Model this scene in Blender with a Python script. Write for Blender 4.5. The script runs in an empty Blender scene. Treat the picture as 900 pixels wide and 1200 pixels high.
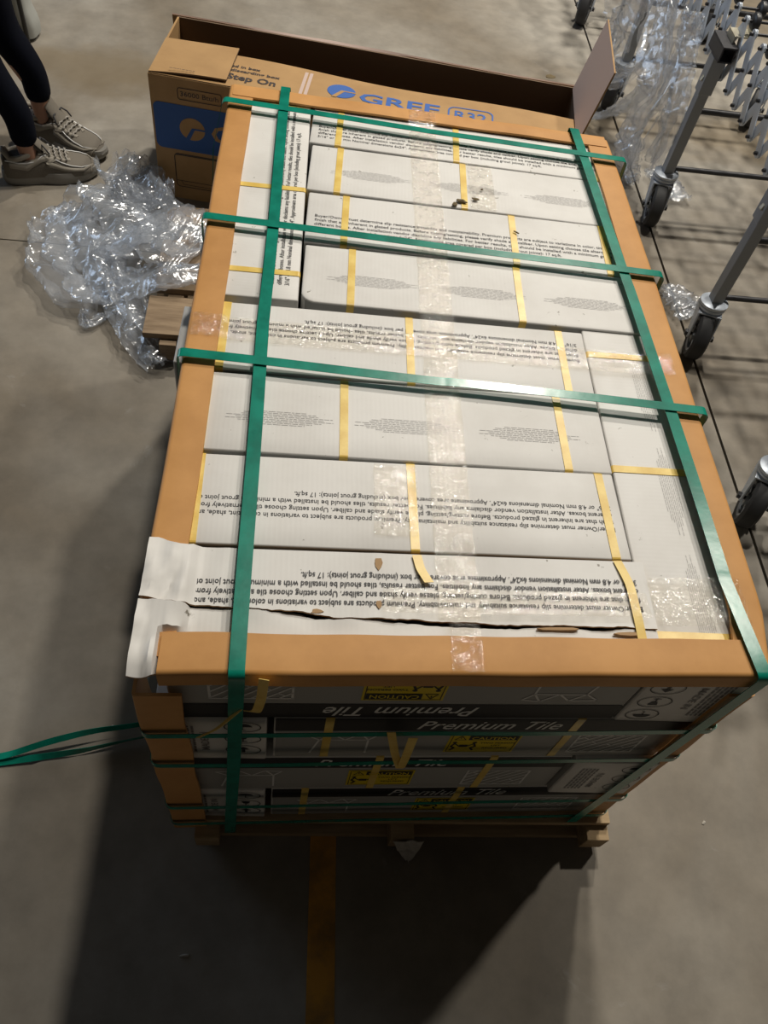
import bpy, bmesh, math, random
from mathutils import Vector, Matrix, Euler, noise

random.seed(11)
S = bpy.context.scene
C = S.collection
PI = math.pi

# ------------------------------------------------------------------ camera
cam_d = bpy.data.cameras.new('camera')
cam = bpy.data.objects.new('camera', cam_d)
C.objects.link(cam)
cam.location = (0.17394, -0.40619, 1.70519)
cam.rotation_euler = (0.606000, -0.124299, -0.023172)
cam_d.sensor_fit = 'VERTICAL'
cam_d.sensor_height = 36.0
cam_d.lens = 959.52 / 1200 * 36.0
cam_d.clip_start = 0.02
S.camera = cam

# ------------------------------------------------------------------ world + lamps
w = bpy.data.worlds.new('warehouse_air')
S.world = w
w.use_nodes = True
w.node_tree.nodes['Background'].inputs['Color'].default_value = (1.0, 0.90, 0.78, 1)
w.node_tree.nodes['Background'].inputs['Strength'].default_value = 0.028


def disk_lamp(name, loc, watts, col, size, target=None):
    d = bpy.data.lights.new(name, 'AREA')
    d.shape = 'DISK'
    d.size = size
    d.energy = watts
    d.color = col
    o = bpy.data.objects.new(name, d)
    C.objects.link(o)
    o.location = loc
    if target is not None:
        o.rotation_euler = (Vector(target) - Vector(loc)).to_track_quat('-Z', 'Y').to_euler()
    return o


WARM = (1.0, 0.935, 0.825)
disk_lamp('high_bay_lamp', (2.26, 5.4, 5.8), 290, WARM, 0.34)
disk_lamp('high_bay_lamp.001', (1.10, 2.9, 5.8), 150, WARM, 0.30)
disk_lamp('high_bay_lamp.002', (3.70, 2.9, 5.8), 145, WARM, 0.30)
# daylight from an open loading door far off to the left rear
dd = bpy.data.lights.new('loading_door_daylight', 'AREA')
dd.shape = 'RECTANGLE'
dd.size = 4.0
dd.size_y = 3.5
dd.energy = 125
dd.color = (0.62, 0.78, 1.0)
do = bpy.data.objects.new('loading_door_daylight', dd)
C.objects.link(do)
do.location = (-7.0, 6.5, 1.9)
do.rotation_euler = (Vector((0.4, 2.2, 0.3)) - Vector((-7.0, 6.5, 1.9))).to_track_quat('-Z', 'Y').to_euler()

S.cycles.transparent_max_bounces = 48
S.view_settings.view_transform = 'Standard'
S.view_settings.look = 'None'
S.view_settings.exposure = 0.0
S.view_settings.gamma = 1.0
S.view_settings.use_curve_mapping = False


# ------------------------------------------------------------------ materials
def mat(name, col, rough=0.6, metal=0.0, spec=0.5, alpha=1.0, coat=0.0):
    m = bpy.data.materials.new(name)
    m.use_nodes = True
    b = m.node_tree.nodes['Principled BSDF']
    b.inputs['Base Color'].default_value = (*col, 1)
    b.inputs['Roughness'].default_value = rough
    b.inputs['Metallic'].default_value = metal
    b.inputs['Specular IOR Level'].default_value = spec
    b.inputs['Alpha'].default_value = alpha
    b.inputs['Coat Weight'].default_value = coat
    return m


def nd(m, typ, **kw):
    n = m.node_tree.nodes.new(typ)
    for k, v in kw.items():
        if hasattr(n, k):
            setattr(n, k, v)
        else:
            n.inputs[k].default_value = v
    return n


def lk(m, a, ao, b, bi):
    m.node_tree.links.new(a.outputs[ao], b.inputs[bi])


def add_noise_color(m, c1, c2, scale=8.0, detail=6.0, lo=0.35, hi=0.65, coord='Object', stretch=None):
    """colour varies between c1 and c2 with a noise"""
    b = m.node_tree.nodes['Principled BSDF']
    tc = nd(m, 'ShaderNodeTexCoord')
    nz = nd(m, 'ShaderNodeTexNoise', Scale=scale, Detail=detail, Roughness=0.6)
    if stretch:
        mp = nd(m, 'ShaderNodeMapping')
        mp.inputs['Scale'].default_value = stretch
        lk(m, tc, coord, mp, 'Vector')
        lk(m, mp, 'Vector', nz, 'Vector')
    else:
        lk(m, tc, coord, nz, 'Vector')
    r = nd(m, 'ShaderNodeValToRGB')
    r.color_ramp.elements[0].position = lo
    r.color_ramp.elements[0].color = (*c1, 1)
    r.color_ramp.elements[1].position = hi
    r.color_ramp.elements[1].color = (*c2, 1)
    lk(m, nz, 'Fac', r, 'Fac')
    lk(m, r, 'Color', b, 'Base Color')
    return tc, r


def add_bump(m, scale=60.0, strength=0.2, dist=0.002, detail=4.0, stretch=None, coord='Object'):
    b = m.node_tree.nodes['Principled BSDF']
    tc = nd(m, 'ShaderNodeTexCoord')
    nz = nd(m, 'ShaderNodeTexNoise', Scale=scale, Detail=detail)
    if stretch:
        mp = nd(m, 'ShaderNodeMapping')
        mp.inputs['Scale'].default_value = stretch
        lk(m, tc, coord, mp, 'Vector')
        lk(m, mp, 'Vector', nz, 'Vector')
    else:
        lk(m, tc, coord, nz, 'Vector')
    bp = nd(m, 'ShaderNodeBump', Strength=strength, Distance=dist)
    lk(m, nz, 'Fac', bp, 'Height')
    lk(m, bp, 'Normal', b, 'Normal')


M = {}
# concrete: broad stains, fine mottling, pale scuffs
m = M['concrete'] = mat('concrete', (0.2, 0.19, 0.17), 0.55, spec=0.4)
b = m.node_tree.nodes['Principled BSDF']
tc = nd(m, 'ShaderNodeTexCoord')
n1 = nd(m, 'ShaderNodeTexNoise', Scale=0.9, Detail=5.0, Roughness=0.55, Distortion=0.6)
n2 = nd(m, 'ShaderNodeTexNoise', Scale=9.0, Detail=8.0, Roughness=0.65)
n3 = nd(m, 'ShaderNodeTexNoise', Scale=3.5, Detail=10.0, Roughness=0.75, Distortion=1.5)
for n in (n1, n2, n3):
    lk(m, tc, 'Object', n, 'Vector')
r1 = nd(m, 'ShaderNodeValToRGB')
r1.color_ramp.elements[0].position = 0.36
r1.color_ramp.elements[0].color = (0.190, 0.158, 0.117, 1)
r1.color_ramp.elements[1].position = 0.62
r1.color_ramp.elements[1].color = (0.325, 0.300, 0.260, 1)
lk(m, n1, 'Fac', r1, 'Fac')
r2 = nd(m, 'ShaderNodeValToRGB')
r2.color_ramp.elements[0].position = 0.30
r2.color_ramp.elements[0].color = (0.78, 0.78, 0.78, 1)
r2.color_ramp.elements[1].position = 0.70
r2.color_ramp.elements[1].color = (1.12, 1.12, 1.12, 1)
lk(m, n2, 'Fac', r2, 'Fac')
mx = nd(m, 'ShaderNodeMix', data_type='RGBA', blend_type='MULTIPLY')
mx.inputs[0].default_value = 1.0
m.node_tree.links.new(r1.outputs['Color'], mx.inputs[6])
m.node_tree.links.new(r2.outputs['Color'], mx.inputs[7])
r3 = nd(m, 'ShaderNodeValToRGB')
r3.color_ramp.elements[0].position = 0.62
r3.color_ramp.elements[0].color = (0, 0, 0, 1)
r3.color_ramp.elements[1].position = 0.74
r3.color_ramp.elements[1].color = (0.55, 0.55, 0.55, 1)
lk(m, n3, 'Fac', r3, 'Fac')
mx2 = nd(m, 'ShaderNodeMix', data_type='RGBA')
m.node_tree.links.new(r3.outputs['Color'], mx2.inputs[0])
m.node_tree.links.new(mx.outputs[2], mx2.inputs[6])
mx2.inputs[7].default_value = (0.36, 0.35, 0.33, 1)
sx = nd(m, 'ShaderNodeSeparateXYZ')
ns = nd(m, 'ShaderNodeTexNoise', Scale=2.2, Detail=6.0, Roughness=0.6)
lk(m, tc, 'Object', ns, 'Vector')
lk(m, tc, 'Object', sx, 'Vector')
yy = nd(m, 'ShaderNodeMath', operation='MULTIPLY_ADD')      # spill that ran across the slab behind the long box
lk(m, ns, 'Fac', yy, 0)
yy.inputs[1].default_value = 0.55
lk(m, sx, 'Y', yy, 2)
sb_ = nd(m, 'ShaderNodeMath', operation='SUBTRACT')
lk(m, yy, 'Value', sb_, 0)
sb_.inputs[1].default_value = 3.02
ab = nd(m, 'ShaderNodeMath', operation='ABSOLUTE')
lk(m, sb_, 'Value', ab, 0)
mr = nd(m, 'ShaderNodeMapRange')
mr.inputs['From Min'].default_value = 0.06
mr.inputs['From Max'].default_value = 0.17
mr.inputs['To Min'].default_value = 0.62
mr.inputs['To Max'].default_value = 0.0
lk(m, ab, 'Value', mr, 'Value')
mx3 = nd(m, 'ShaderNodeMix', data_type='RGBA')
m.node_tree.links.new(mr.outputs['Result'], mx3.inputs[0])
m.node_tree.links.new(mx2.outputs[2], mx3.inputs[6])
mx3.inputs[7].default_value = (0.20, 0.155, 0.095, 1)
m.node_tree.links.new(mx3.outputs[2], b.inputs['Base Color'])
rr = nd(m, 'ShaderNodeMapRange')
rr.inputs['To Min'].default_value = 0.38
rr.inputs['To Max'].default_value = 0.75
lk(m, n1, 'Fac', rr, 'Value')
lk(m, rr, 'Result', b, 'Roughness')
bp = nd(m, 'ShaderNodeBump', Strength=0.25, Distance=0.002)
lk(m, n2, 'Fac', bp, 'Height')
lk(m, bp, 'Normal', b, 'Normal')

M['joint'] = mat('joint_filler', (0.02, 0.018, 0.015), 0.9)
m = M['floor_paint'] = mat('floor_paint', (0.5, 0.22, 0.02), 0.6)
add_noise_color(m, (0.32, 0.17, 0.04), (0.62, 0.29, 0.03), 14, 8, 0.35, 0.6)

# white corrugated carton paper: faint flutes, grey specks of dirt
m = M['carton'] = mat('white_carton_paper', (0.74, 0.73, 0.71), 0.5, spec=0.35)
b = m.node_tree.nodes['Principled BSDF']
tc = nd(m, 'ShaderNodeTexCoord')
g1 = nd(m, 'ShaderNodeTexNoise', Scale=6.0, Detail=6.0, Roughness=0.6)
g2 = nd(m, 'ShaderNodeTexNoise', Scale=55.0, Detail=3.0, Roughness=0.6)
oi = nd(m, 'ShaderNodeObjectInfo')
ad = nd(m, 'ShaderNodeVectorMath', operation='ADD')
lk(m, tc, 'Object', ad, 0)
lk(m, oi, 'Location', ad, 1)
lk(m, ad, 'Vector', g1, 'Vector')
lk(m, ad, 'Vector', g2, 'Vector')
q1 = nd(m, 'ShaderNodeValToRGB')
q1.color_ramp.elements[0].position = 0.3
q1.color_ramp.elements[0].color = (0.65, 0.635, 0.61, 1)
q1.color_ramp.elements[1].position = 0.6
q1.color_ramp.elements[1].color = (0.75, 0.74, 0.72, 1)
lk(m, g1, 'Fac', q1, 'Fac')
q2 = nd(m, 'ShaderNodeValToRGB')
q2.color_ramp.elements[0].position = 0.245
q2.color_ramp.elements[0].color = (0.35, 0.33, 0.29, 1)
q2.color_ramp.elements[1].position = 0.30
q2.color_ramp.elements[1].color = (1, 1, 1, 1)
lk(m, g2, 'Fac', q2, 'Fac')
mx = nd(m, 'ShaderNodeMix', data_type='RGBA', blend_type='MULTIPLY')
mx.inputs[0].default_value = 1.0
m.node_tree.links.new(q1.outputs['Color'], mx.inputs[6])
m.node_tree.links.new(q2.outputs['Color'], mx.inputs[7])
m.node_tree.links.new(mx.outputs[2], b.inputs['Base Color'])
wv = nd(m, 'ShaderNodeTexWave', Scale=45.0, Distortion=0.6)
wv.inputs['Detail'].default_value = 1.0
lk(m, tc, 'Object', wv, 'Vector')
g3 = nd(m, 'ShaderNodeTexNoise', Scale=14.0, Detail=3.0)
lk(m, ad, 'Vector', g3, 'Vector')
mm = nd(m, 'ShaderNodeMath', operation='MULTIPLY_ADD')
lk(m, g3, 'Fac', mm, 0)
mm.inputs[1].default_value = 6.0
lk(m, wv, 'Fac', mm, 2)
bp = nd(m, 'ShaderNodeBump', Strength=0.13, Distance=0.0003)
lk(m, mm, 'Value', bp, 'Height')
lk(m, bp, 'Normal', b, 'Normal')

m = M['carton_grey'] = mat('grey_carton_print', (0.36, 0.36, 0.35), 0.5, spec=0.3)
add_bump(m, 18, 0.15, 0.001)
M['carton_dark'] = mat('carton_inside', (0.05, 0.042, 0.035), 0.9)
M['kraft'] = mat('torn_kraft', (0.42, 0.27, 0.14), 0.8)
M['ink'] = mat('black_ink', (0.035, 0.035, 0.04), 0.6)
M['ink_soft'] = mat('grey_ink', (0.22, 0.21, 0.21), 0.6)
M['ink_fine'] = mat('fine_print_ink', (0.36, 0.35, 0.35), 0.6)
M['print_black'] = mat('black_print', (0.010, 0.010, 0.012), 0.6)
M['print_white'] = mat('white_print', (0.75, 0.75, 0.74), 0.5)
M['print_pale'] = mat('pale_grey_print', (0.78, 0.78, 0.77), 0.5)
M['sticker'] = mat('yellow_sticker', (0.80, 0.60, 0.01), 0.35)
m = M['yellow_strap'] = mat('yellow_strap', (0.80, 0.55, 0.10), 0.35, spec=0.5)
add_noise_color(m, (0.74, 0.50, 0.10), (0.88, 0.66, 0.19), 30, 4, 0.35, 0.65)
m = M['green_strap'] = mat('green_strap', (0.0, 0.22, 0.155), 0.24, spec=0.5)
add_noise_color(m, (0.0, 0.165, 0.115), (0.004, 0.255, 0.18), 22, 5, 0.35, 0.65)
add_bump(m, 40, 0.18, 0.001)
# tan edge board
m = M['edge_board'] = mat('tan_edge_board', (0.55, 0.27, 0.08), 0.55, spec=0.3)
add_noise_color(m, (0.50, 0.245, 0.075), (0.63, 0.325, 0.11), 7, 8, 0.35, 0.65)
add_bump(m, 30, 0.12, 0.001)
# brown kraft of the long box
m = M['box_kraft'] = mat('brown_kraft_box', (0.42, 0.25, 0.11), 0.7, spec=0.25)
add_noise_color(m, (0.38, 0.23, 0.105), (0.46, 0.285, 0.13), 9, 6, 0.3, 0.7)
M['box_inside'] = mat('darkened_kraft_inside', (0.17, 0.115, 0.075), 0.85)  # inner board colour darkened to deepen the shade within the box
M['box_liner'] = mat('pale_kraft_liner', (0.56, 0.43, 0.38), 0.7)
M['box_blue'] = mat('blue_box_print', (0.008, 0.075, 0.30), 0.55)
M['box_blue_ink'] = mat('blue_box_ink', (0.045, 0.13, 0.42), 0.55)
M['box_ink'] = mat('dark_box_ink', (0.05, 0.04, 0.04), 0.6)
# clear film and tape
def film_mat(name, haze, haze_col, base, rough, bscale, bstr, bdist, clear=0.93, speckle=0.0):
    """thin clear plastic: see-through, with Fresnel gloss on the wrinkles and a little diffuse haze colour"""
    m = bpy.data.materials.new(name)
    m.use_nodes = True
    nt = m.node_tree
    nt.nodes.remove(nt.nodes['Principled BSDF'])
    out = nt.nodes['Material Output']
    tc = nd(m, 'ShaderNodeTexCoord')
    nz = nd(m, 'ShaderNodeTexNoise', Scale=bscale, Detail=3.0)
    lk(m, tc, 'Object', nz, 'Vector')
    bp = nd(m, 'ShaderNodeBump', Strength=bstr, Distance=bdist)
    lk(m, nz, 'Fac', bp, 'Height')
    tr = nd(m, 'ShaderNodeBsdfTransparent')
    tr.inputs['Color'].default_value = (*clear, 1) if isinstance(clear, tuple) else (clear, clear, clear, 1)
    gl = nd(m, 'ShaderNodeBsdfGlossy', Roughness=rough)
    gl.inputs['Color'].default_value = (0.95, 0.97, 1.0, 1)
    df = nd(m, 'ShaderNodeBsdfDiffuse')
    df.inputs['Color'].default_value = (*haze_col, 1)
    lw = nd(m, 'ShaderNodeLayerWeight', Blend=0.5)
    pw = nd(m, 'ShaderNodeMath', operation='POWER')
    pw.inputs[1].default_value = 3.0
    lk(m, lw, 'Facing', pw, 0)
    fr = nd(m, 'ShaderNodeMath', operation='MULTIPLY_ADD')
    fr.inputs[1].default_value = 0.45
    fr.inputs[2].default_value = base
    lk(m, pw, 'Value', fr, 0)
    for n in (gl, df, lw):
        lk(m, bp, 'Normal', n, 'Normal')
    m1 = nd(m, 'ShaderNodeMixShader', Fac=haze)
    lk(m, tr, 'BSDF', m1, 1)
    lk(m, df, 'BSDF', m1, 2)
    m2 = nd(m, 'ShaderNodeMixShader')
    if speckle:         # stuck-down tape: gloss only shows where the wrinkles lift
        sn = nd(m, 'ShaderNodeTexNoise', Scale=speckle, Detail=3.0, Roughness=0.6)
        lk(m, tc, 'Object', sn, 'Vector')
        sr = nd(m, 'ShaderNodeMapRange')
        sr.inputs['From Min'].default_value = 0.46
        sr.inputs['From Max'].default_value = 0.60
        sr.inputs['To Min'].default_value = 0.22
        sr.inputs['To Max'].default_value = 1.7
        lk(m, sn, 'Fac', sr, 'Value')
        sm = nd(m, 'ShaderNodeMath', operation='MULTIPLY')
        lk(m, fr, 'Value', sm, 0)
        lk(m, sr, 'Result', sm, 1)
        fr = sm
    lk(m, fr, 'Value', m2, 'Fac')
    lk(m, m1, 'Shader', m2, 1)
    lk(m, gl, 'BSDF', m2, 2)
    lk(m, m2, 'Shader', out, 'Surface')
    return m
M['film'] = film_mat('clear_stretch_film', 0.14, (0.80, 0.87, 0.98), 0.10, 0.15, 30, 0.5, 0.004, 0.975)  # pale blue haze colour stands in for reflected door daylight
M['tape'] = film_mat('clear_packing_tape', 0.02, (0.60, 0.54, 0.46), 0.075, 0.09, 190, 0.8, 0.0034, (0.965, 0.95, 0.92), 75.0)
# wood
def wood(name, c1, c2):
    m = mat(name, c1, 0.75, spec=0.2)
    add_noise_color(m, c1, c2, 5, 8, 0.3, 0.7, stretch=(2, 14, 14))
    add_bump(m, 8, 0.3, 0.002, stretch=(2, 18, 18))
    return m
M['wood'] = wood('pallet_pine', (0.33, 0.23, 0.13), (0.50, 0.37, 0.22))
M['wood_old'] = wood('weathered_pallet_pine', (0.20, 0.14, 0.09), (0.35, 0.26, 0.17))
# metal
m = M['steel'] = mat('zinc_steel', (0.58, 0.64, 0.73), 0.38, metal=0.25)
add_bump(m, 40, 0.06, 0.001)
m = M['grey_tube'] = mat('grey_painted_tube', (0.31, 0.335, 0.37), 0.40, metal=0.10)
M['dark_tube'] = mat('dark_steel', (0.055, 0.055, 0.06), 0.45, metal=0.5)
M['black'] = mat('black_plastic', (0.015, 0.015, 0.016), 0.45)
M['rubber'] = mat('dark_grey_rubber', (0.028, 0.029, 0.032), 0.65)
M['rim'] = mat('grey_wheel_rim', (0.22, 0.24, 0.27), 0.45)
M['bracket'] = mat('plated_bracket', (0.62, 0.58, 0.46), 0.35, metal=0.7)
M['skate'] = mat('dark_skate_wheel', (0.035, 0.036, 0.04), 0.4)
# person
m = M['skin'] = mat('skin', (0.40, 0.21, 0.14), 0.55)
b = m.node_tree.nodes['Principled BSDF']
b.inputs['Subsurface Weight'].default_value = 0.1
m = M['leggings'] = mat('navy_black_leggings', (0.004, 0.005, 0.010), 0.9, spec=0.1)
add_bump(m, 300, 0.2, 0.001)
m = M['shoe'] = mat('taupe_mesh_upper', (0.155, 0.137, 0.112), 0.8)
add_bump(m, 350, 0.5, 0.002)
M['shoe_panel'] = mat('beige_suede_panel', (0.27, 0.245, 0.205), 0.75)
M['shoe_sole'] = mat('pale_grey_sole', (0.25, 0.24, 0.22), 0.6)
M['shoe_edge'] = mat('white_reflective_trim', (0.60, 0.60, 0.60), 0.4)
M['shoe_dark'] = mat('dark_shoe_lining', (0.04, 0.04, 0.045), 0.8)
M['lace'] = mat('light_lace', (0.33, 0.31, 0.28), 0.8)
m = M['bag'] = mat('light_grey_canvas', (0.36, 0.37, 0.35), 0.8)
M['leaf'] = mat('dry_leaf', (0.16, 0.12, 0.06), 0.8)
M['paper_scrap'] = mat('pale_scrap', (0.45, 0.42, 0.37), 0.7)


# ------------------------------------------------------------------ mesh helpers
class MB:
    def __init__(s, f=None):
        s.v, s.f, s.m = [], [], []
        s.fn = f

    def vert(s, p):
        s.v.append(tuple(s.fn(p)) if s.fn else tuple(p))
        return len(s.v) - 1

    def face(s, ids, mi=0):
        s.f.append(tuple(ids))
        s.m.append(mi)

    def box(s, lo, hi, mi=0, R=None, o=None):
        x0, y0, z0 = lo
        x1, y1, z1 = hi
        P = [(x0, y0, z0), (x1, y0, z0), (x1, y1, z0), (x0, y1, z0), (x0, y0, z1), (x1, y0, z1), (x1, y1, z1), (x0, y1, z1)]
        if R is not None:
            o = Vector(o or (0, 0, 0))
            P = [R @ Vector(p) + o for p in P]
        i = [s.vert(p) for p in P]
        for q in ((3, 2, 1, 0), (4, 5, 6, 7), (0, 1, 5, 4), (1, 2, 6, 5), (2, 3, 7, 6), (3, 0, 4, 7)):
            s.face([i[k] for k in q], mi)

    def grid(s, rows, mi=0, wrap=False):
        idx = [[s.vert(p) for p in r] for r in rows]
        for a in range(len(idx) - 1):
            n = len(idx[a])
            for c in range(n if wrap else n - 1):
                d = (c + 1) % n
                s.face((idx[a][c], idx[a][d], idx[a + 1][d], idx[a + 1][c]), mi)
        return idx

    def tube(s, pts, r, n=8, mi=0, caps=True):
        pts = [Vector(p) for p in pts]
        rings = []
        for k, p in enumerate(pts):
            t = (pts[min(k + 1, len(pts) - 1)] - pts[max(k - 1, 0)]).normalized()
            up = Vector((0, 0, 1)) if abs(t.z) < 0.9 else Vector((1, 0, 0))
            a = t.cross(up).normalized()
            c = a.cross(t).normalized()
            rr = r[k] if isinstance(r, (list, tuple)) else r
            rings.append([p + a * math.cos(2 * PI * j / n) * rr + c * math.sin(2 * PI * j / n) * rr for j in range(n)])
        idx = s.grid(rings, mi, True)
        if caps:
            s.face(idx[0][::-1], mi)
            s.face(idx[-1], mi)

    def lathe(s, prof, n=20, mi=0, axis='z', o=(0, 0, 0)):
        """prof: (radius, height) list"""
        rings = []
        for r, h in prof:
            ring = []
            for j in range(n):
                a = 2 * PI * j / n
                c, d = r * math.cos(a), r * math.sin(a)
                p = (c, d, h) if axis == 'z' else ((h, c, d) if axis == 'x' else (d, h, c))
                ring.append((p[0] + o[0], p[1] + o[1], p[2] + o[2]))
            rings.append(ring)
        idx = s.grid(rings, mi, True)
        s.face(idx[0][::-1], mi)
        s.face(idx[-1], mi)

    def mesh(s, name, mats, smooth=False, bevel=0, sharp=None):
        me = bpy.data.meshes.new(name)
        me.from_pydata(s.v, [], s.f)
        for x in (mats if isinstance(mats, (list, tuple)) else [mats]):
            me.materials.append(M[x] if isinstance(x, str) else x)
        me.polygons.foreach_set('material_index', s.m)
        bm = bmesh.new()
        bm.from_mesh(me)
        bmesh.ops.recalc_face_normals(bm, faces=bm.faces)
        if bevel:
            es = [e for e in bm.edges if len(e.link_faces) == 2 and e.calc_face_angle(0) > 0.6]
            bmesh.ops.bevel(bm, geom=es, offset=bevel, segments=2, affect='EDGES', profile=0.6)
        bm.to_mesh(me)
        bm.free()
        if smooth:
            me.polygons.foreach_set('use_smooth', [True] * len(me.polygons))
            if sharp:
                me.set_sharp_from_angle(angle=math.radians(sharp))
        me.update()
        return me


def link(name, me, parent=None, loc=(0, 0, 0), rot=(0, 0, 0), scale=(1, 1, 1)):
    o = bpy.data.objects.new(name, me)
    C.objects.link(o)
    o.parent = parent
    o.location = loc
    o.rotation_euler = rot
    o.scale = scale
    return o


def tag(o, label=None, cat=None, group=None, kind=None):
    if label:
        o['label'] = label
    if cat:
        o['category'] = cat
    if group:
        o['group'] = group
    if kind:
        o['kind'] = kind
    return o


def empty(name, loc=(0, 0, 0), rz=0.0):
    o = bpy.data.objects.new(name, None)
    C.objects.link(o)
    o.location = loc
    o.rotation_euler = (0, 0, rz)
    o.empty_display_size = 0.1
    return o


_tcache = {}


def text_verts(s, size=1.0, width=None, shear=0.0, align='LEFT', bold=0.0, res=2):
    """flat lettering as (verts, faces) in the xy plane; width squeezes to a fixed run length"""
    cu = bpy.data.curves.new('lettering', 'FONT')
    cu.body = s
    cu.size = 1.0
    cu.shear = shear
    cu.resolution_u = res
    cu.offset = bold
    cu.align_x = 'LEFT'
    cu.fill_mode = 'FRONT'
    ob = bpy.data.objects.new('lettering', cu)
    C.objects.link(ob)
    dg = bpy.context.evaluated_depsgraph_get()
    me = bpy.data.meshes.new_from_object(ob.evaluated_get(dg))
    vs = [v.co.copy() for v in me.vertices]
    fs = [tuple(p.vertices) for p in me.polygons]
    bpy.data.objects.remove(ob)
    bpy.data.curves.remove(cu)
    bpy.data.meshes.remove(me)
    x0 = min(v.x for v in vs)
    x1 = max(v.x for v in vs)
    sx = size if width is None else width / (x1 - x0)
    out = []
    for v in vs:
        x = (v.x - x0) * sx
        if align == 'CENTER':
            x -= (x1 - x0) * sx / 2
        out.append((x, v.y * size))
    return out, fs


def flat(mb, vf, fn, mi=0):
    """add 2-D (verts, faces) through fn(x, y) -> 3-D"""
    vs, fs = vf
    base = len(mb.v)
    for x, y in vs:
        mb.vert(fn(x, y))
    for f in fs:
        mb.face([base + k for k in f], mi)


def pline(pts, wd, closed=False):
    """2-D polyline of a given width as quads"""
    vs, fs = [], []
    n = len(pts)
    for k in range(n if closed else n - 1):
        a = Vector(pts[k]); c = Vector(pts[(k + 1) % n])
        d = (c - a)
        if d.length < 1e-9:
            continue
        d.normalize()
        nn = Vector((-d.y, d.x)) * wd / 2
        e = d * wd * 0.3
        i = len(vs)
        vs += [tuple(a - nn - e), tuple(c - nn + e), tuple(c + nn + e), tuple(a + nn - e)]
        fs.append((i, i + 1, i + 2, i + 3))
    return vs, fs


def rect(x0, y0, x1, y1):
    return [(x0, y0), (x1, y0), (x1, y1), (x0, y1)], [(0, 1, 2, 3)]


def ngon(pts):
    return list(pts), [tuple(range(len(pts)))]


def circ(cx, cy, rx, ry=None, n=20, a0=0.0, a1=2 * PI):
    ry = ry or rx
    return [(cx + rx * math.cos(a0 + (a1 - a0) * k / n), cy + ry * math.sin(a0 + (a1 - a0) * k / n)) for k in range(n)]


def roundrect(x0, y0, x1, y1, r, n=5):
    p = []
    for cx, cy, a in ((x1 - r, y1 - r, 0), (x0 + r, y1 - r, PI / 2), (x0 + r, y0 + r, PI), (x1 - r, y0 + r, 1.5 * PI)):
        for k in range(n + 1):
            t = a + PI / 2 * k / n
            p.append((cx + r * math.cos(t), cy + r * math.sin(t)))
    return p


def ribbon(pts, wdirs, wd, th=0.0008, fn=None, mi=0, mb=None):
    """a flat strap: pts along its run, wdirs = width direction at each point"""
    mb = mb or MB(fn)
    pts = [Vector(p) for p in pts]
    rows = []
    for k, p in enumerate(pts):
        t = (pts[min(k + 1, len(pts) - 1)] - pts[max(k - 1, 0)]).normalized()
        wv = Vector(wdirs[k] if isinstance(wdirs[0], (tuple, list, Vector)) else wdirs).normalized()
        nn = t.cross(wv).normalized() * th / 2
        a = wv * wd / 2
        rows.append([p - a - nn, p + a - nn, p + a + nn, p - a + nn])
    idx = mb.grid(rows, mi, True)
    mb.face(idx[0][::-1], mi)
    mb.face(idx[-1], mi)
    return mb


# ------------------------------------------------------------------ floor: concrete slabs with open joints
fl = MB()
fl.box((-7, -5, -0.06), (8, 12, -0.012))
floor = link('floor', fl.mesh('floor', 'joint'))
tag(floor, 'dark joint bed below the grey concrete floor slabs', None, None, 'structure')
for (x0, x1, y0, y1) in ((-7, 1.406, -5, 1.713), (-7, 1.406, 1.717, 12), (1.414, 8, -5, 12)):
    sb = MB()
    sb.box((x0, y0, -0.012), (x1, y1, 0.0))
    o = link('slab', sb.mesh('slab', 'concrete', bevel=0.0015), floor)
pl = MB()
pl.box((0.249, -4.0, 0.0), (0.300, 1.0, 0.0006))
trim = tag(link('trim_1', pl.mesh('trim_1', 'floor_paint')), 'worn orange yellow line painted on the concrete', None, None, 'structure')


# ------------------------------------------------------------------ load frame: nominal (u, v) -> world, the load is racked a little
QNL, QNR, QFL, QFR = Vector((-0.001, -0.009)), Vector((0.801, 0.012)), Vector((0.011, 1.300)), Vector((0.806, 1.250))


def W2(u, v):
    a, c = u / 0.8, v / 1.3
    return QNL * (1 - a) * (1 - c) + QNR * a * (1 - c) + QFL * (1 - a) * c + QFR * a * c


def W3(p):
    q = W2(p[0], p[1])
    return (q.x, q.y, p[2])


def ang_u(u, v):
    d = W2(u + 0.01, v) - W2(u - 0.01, v)
    return math.atan2(d.y, d.x)


def ang_v(u, v):
    d = W2(u, v + 0.01) - W2(u, v - 0.01)
    return math.atan2(d.y, d.x)


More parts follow.
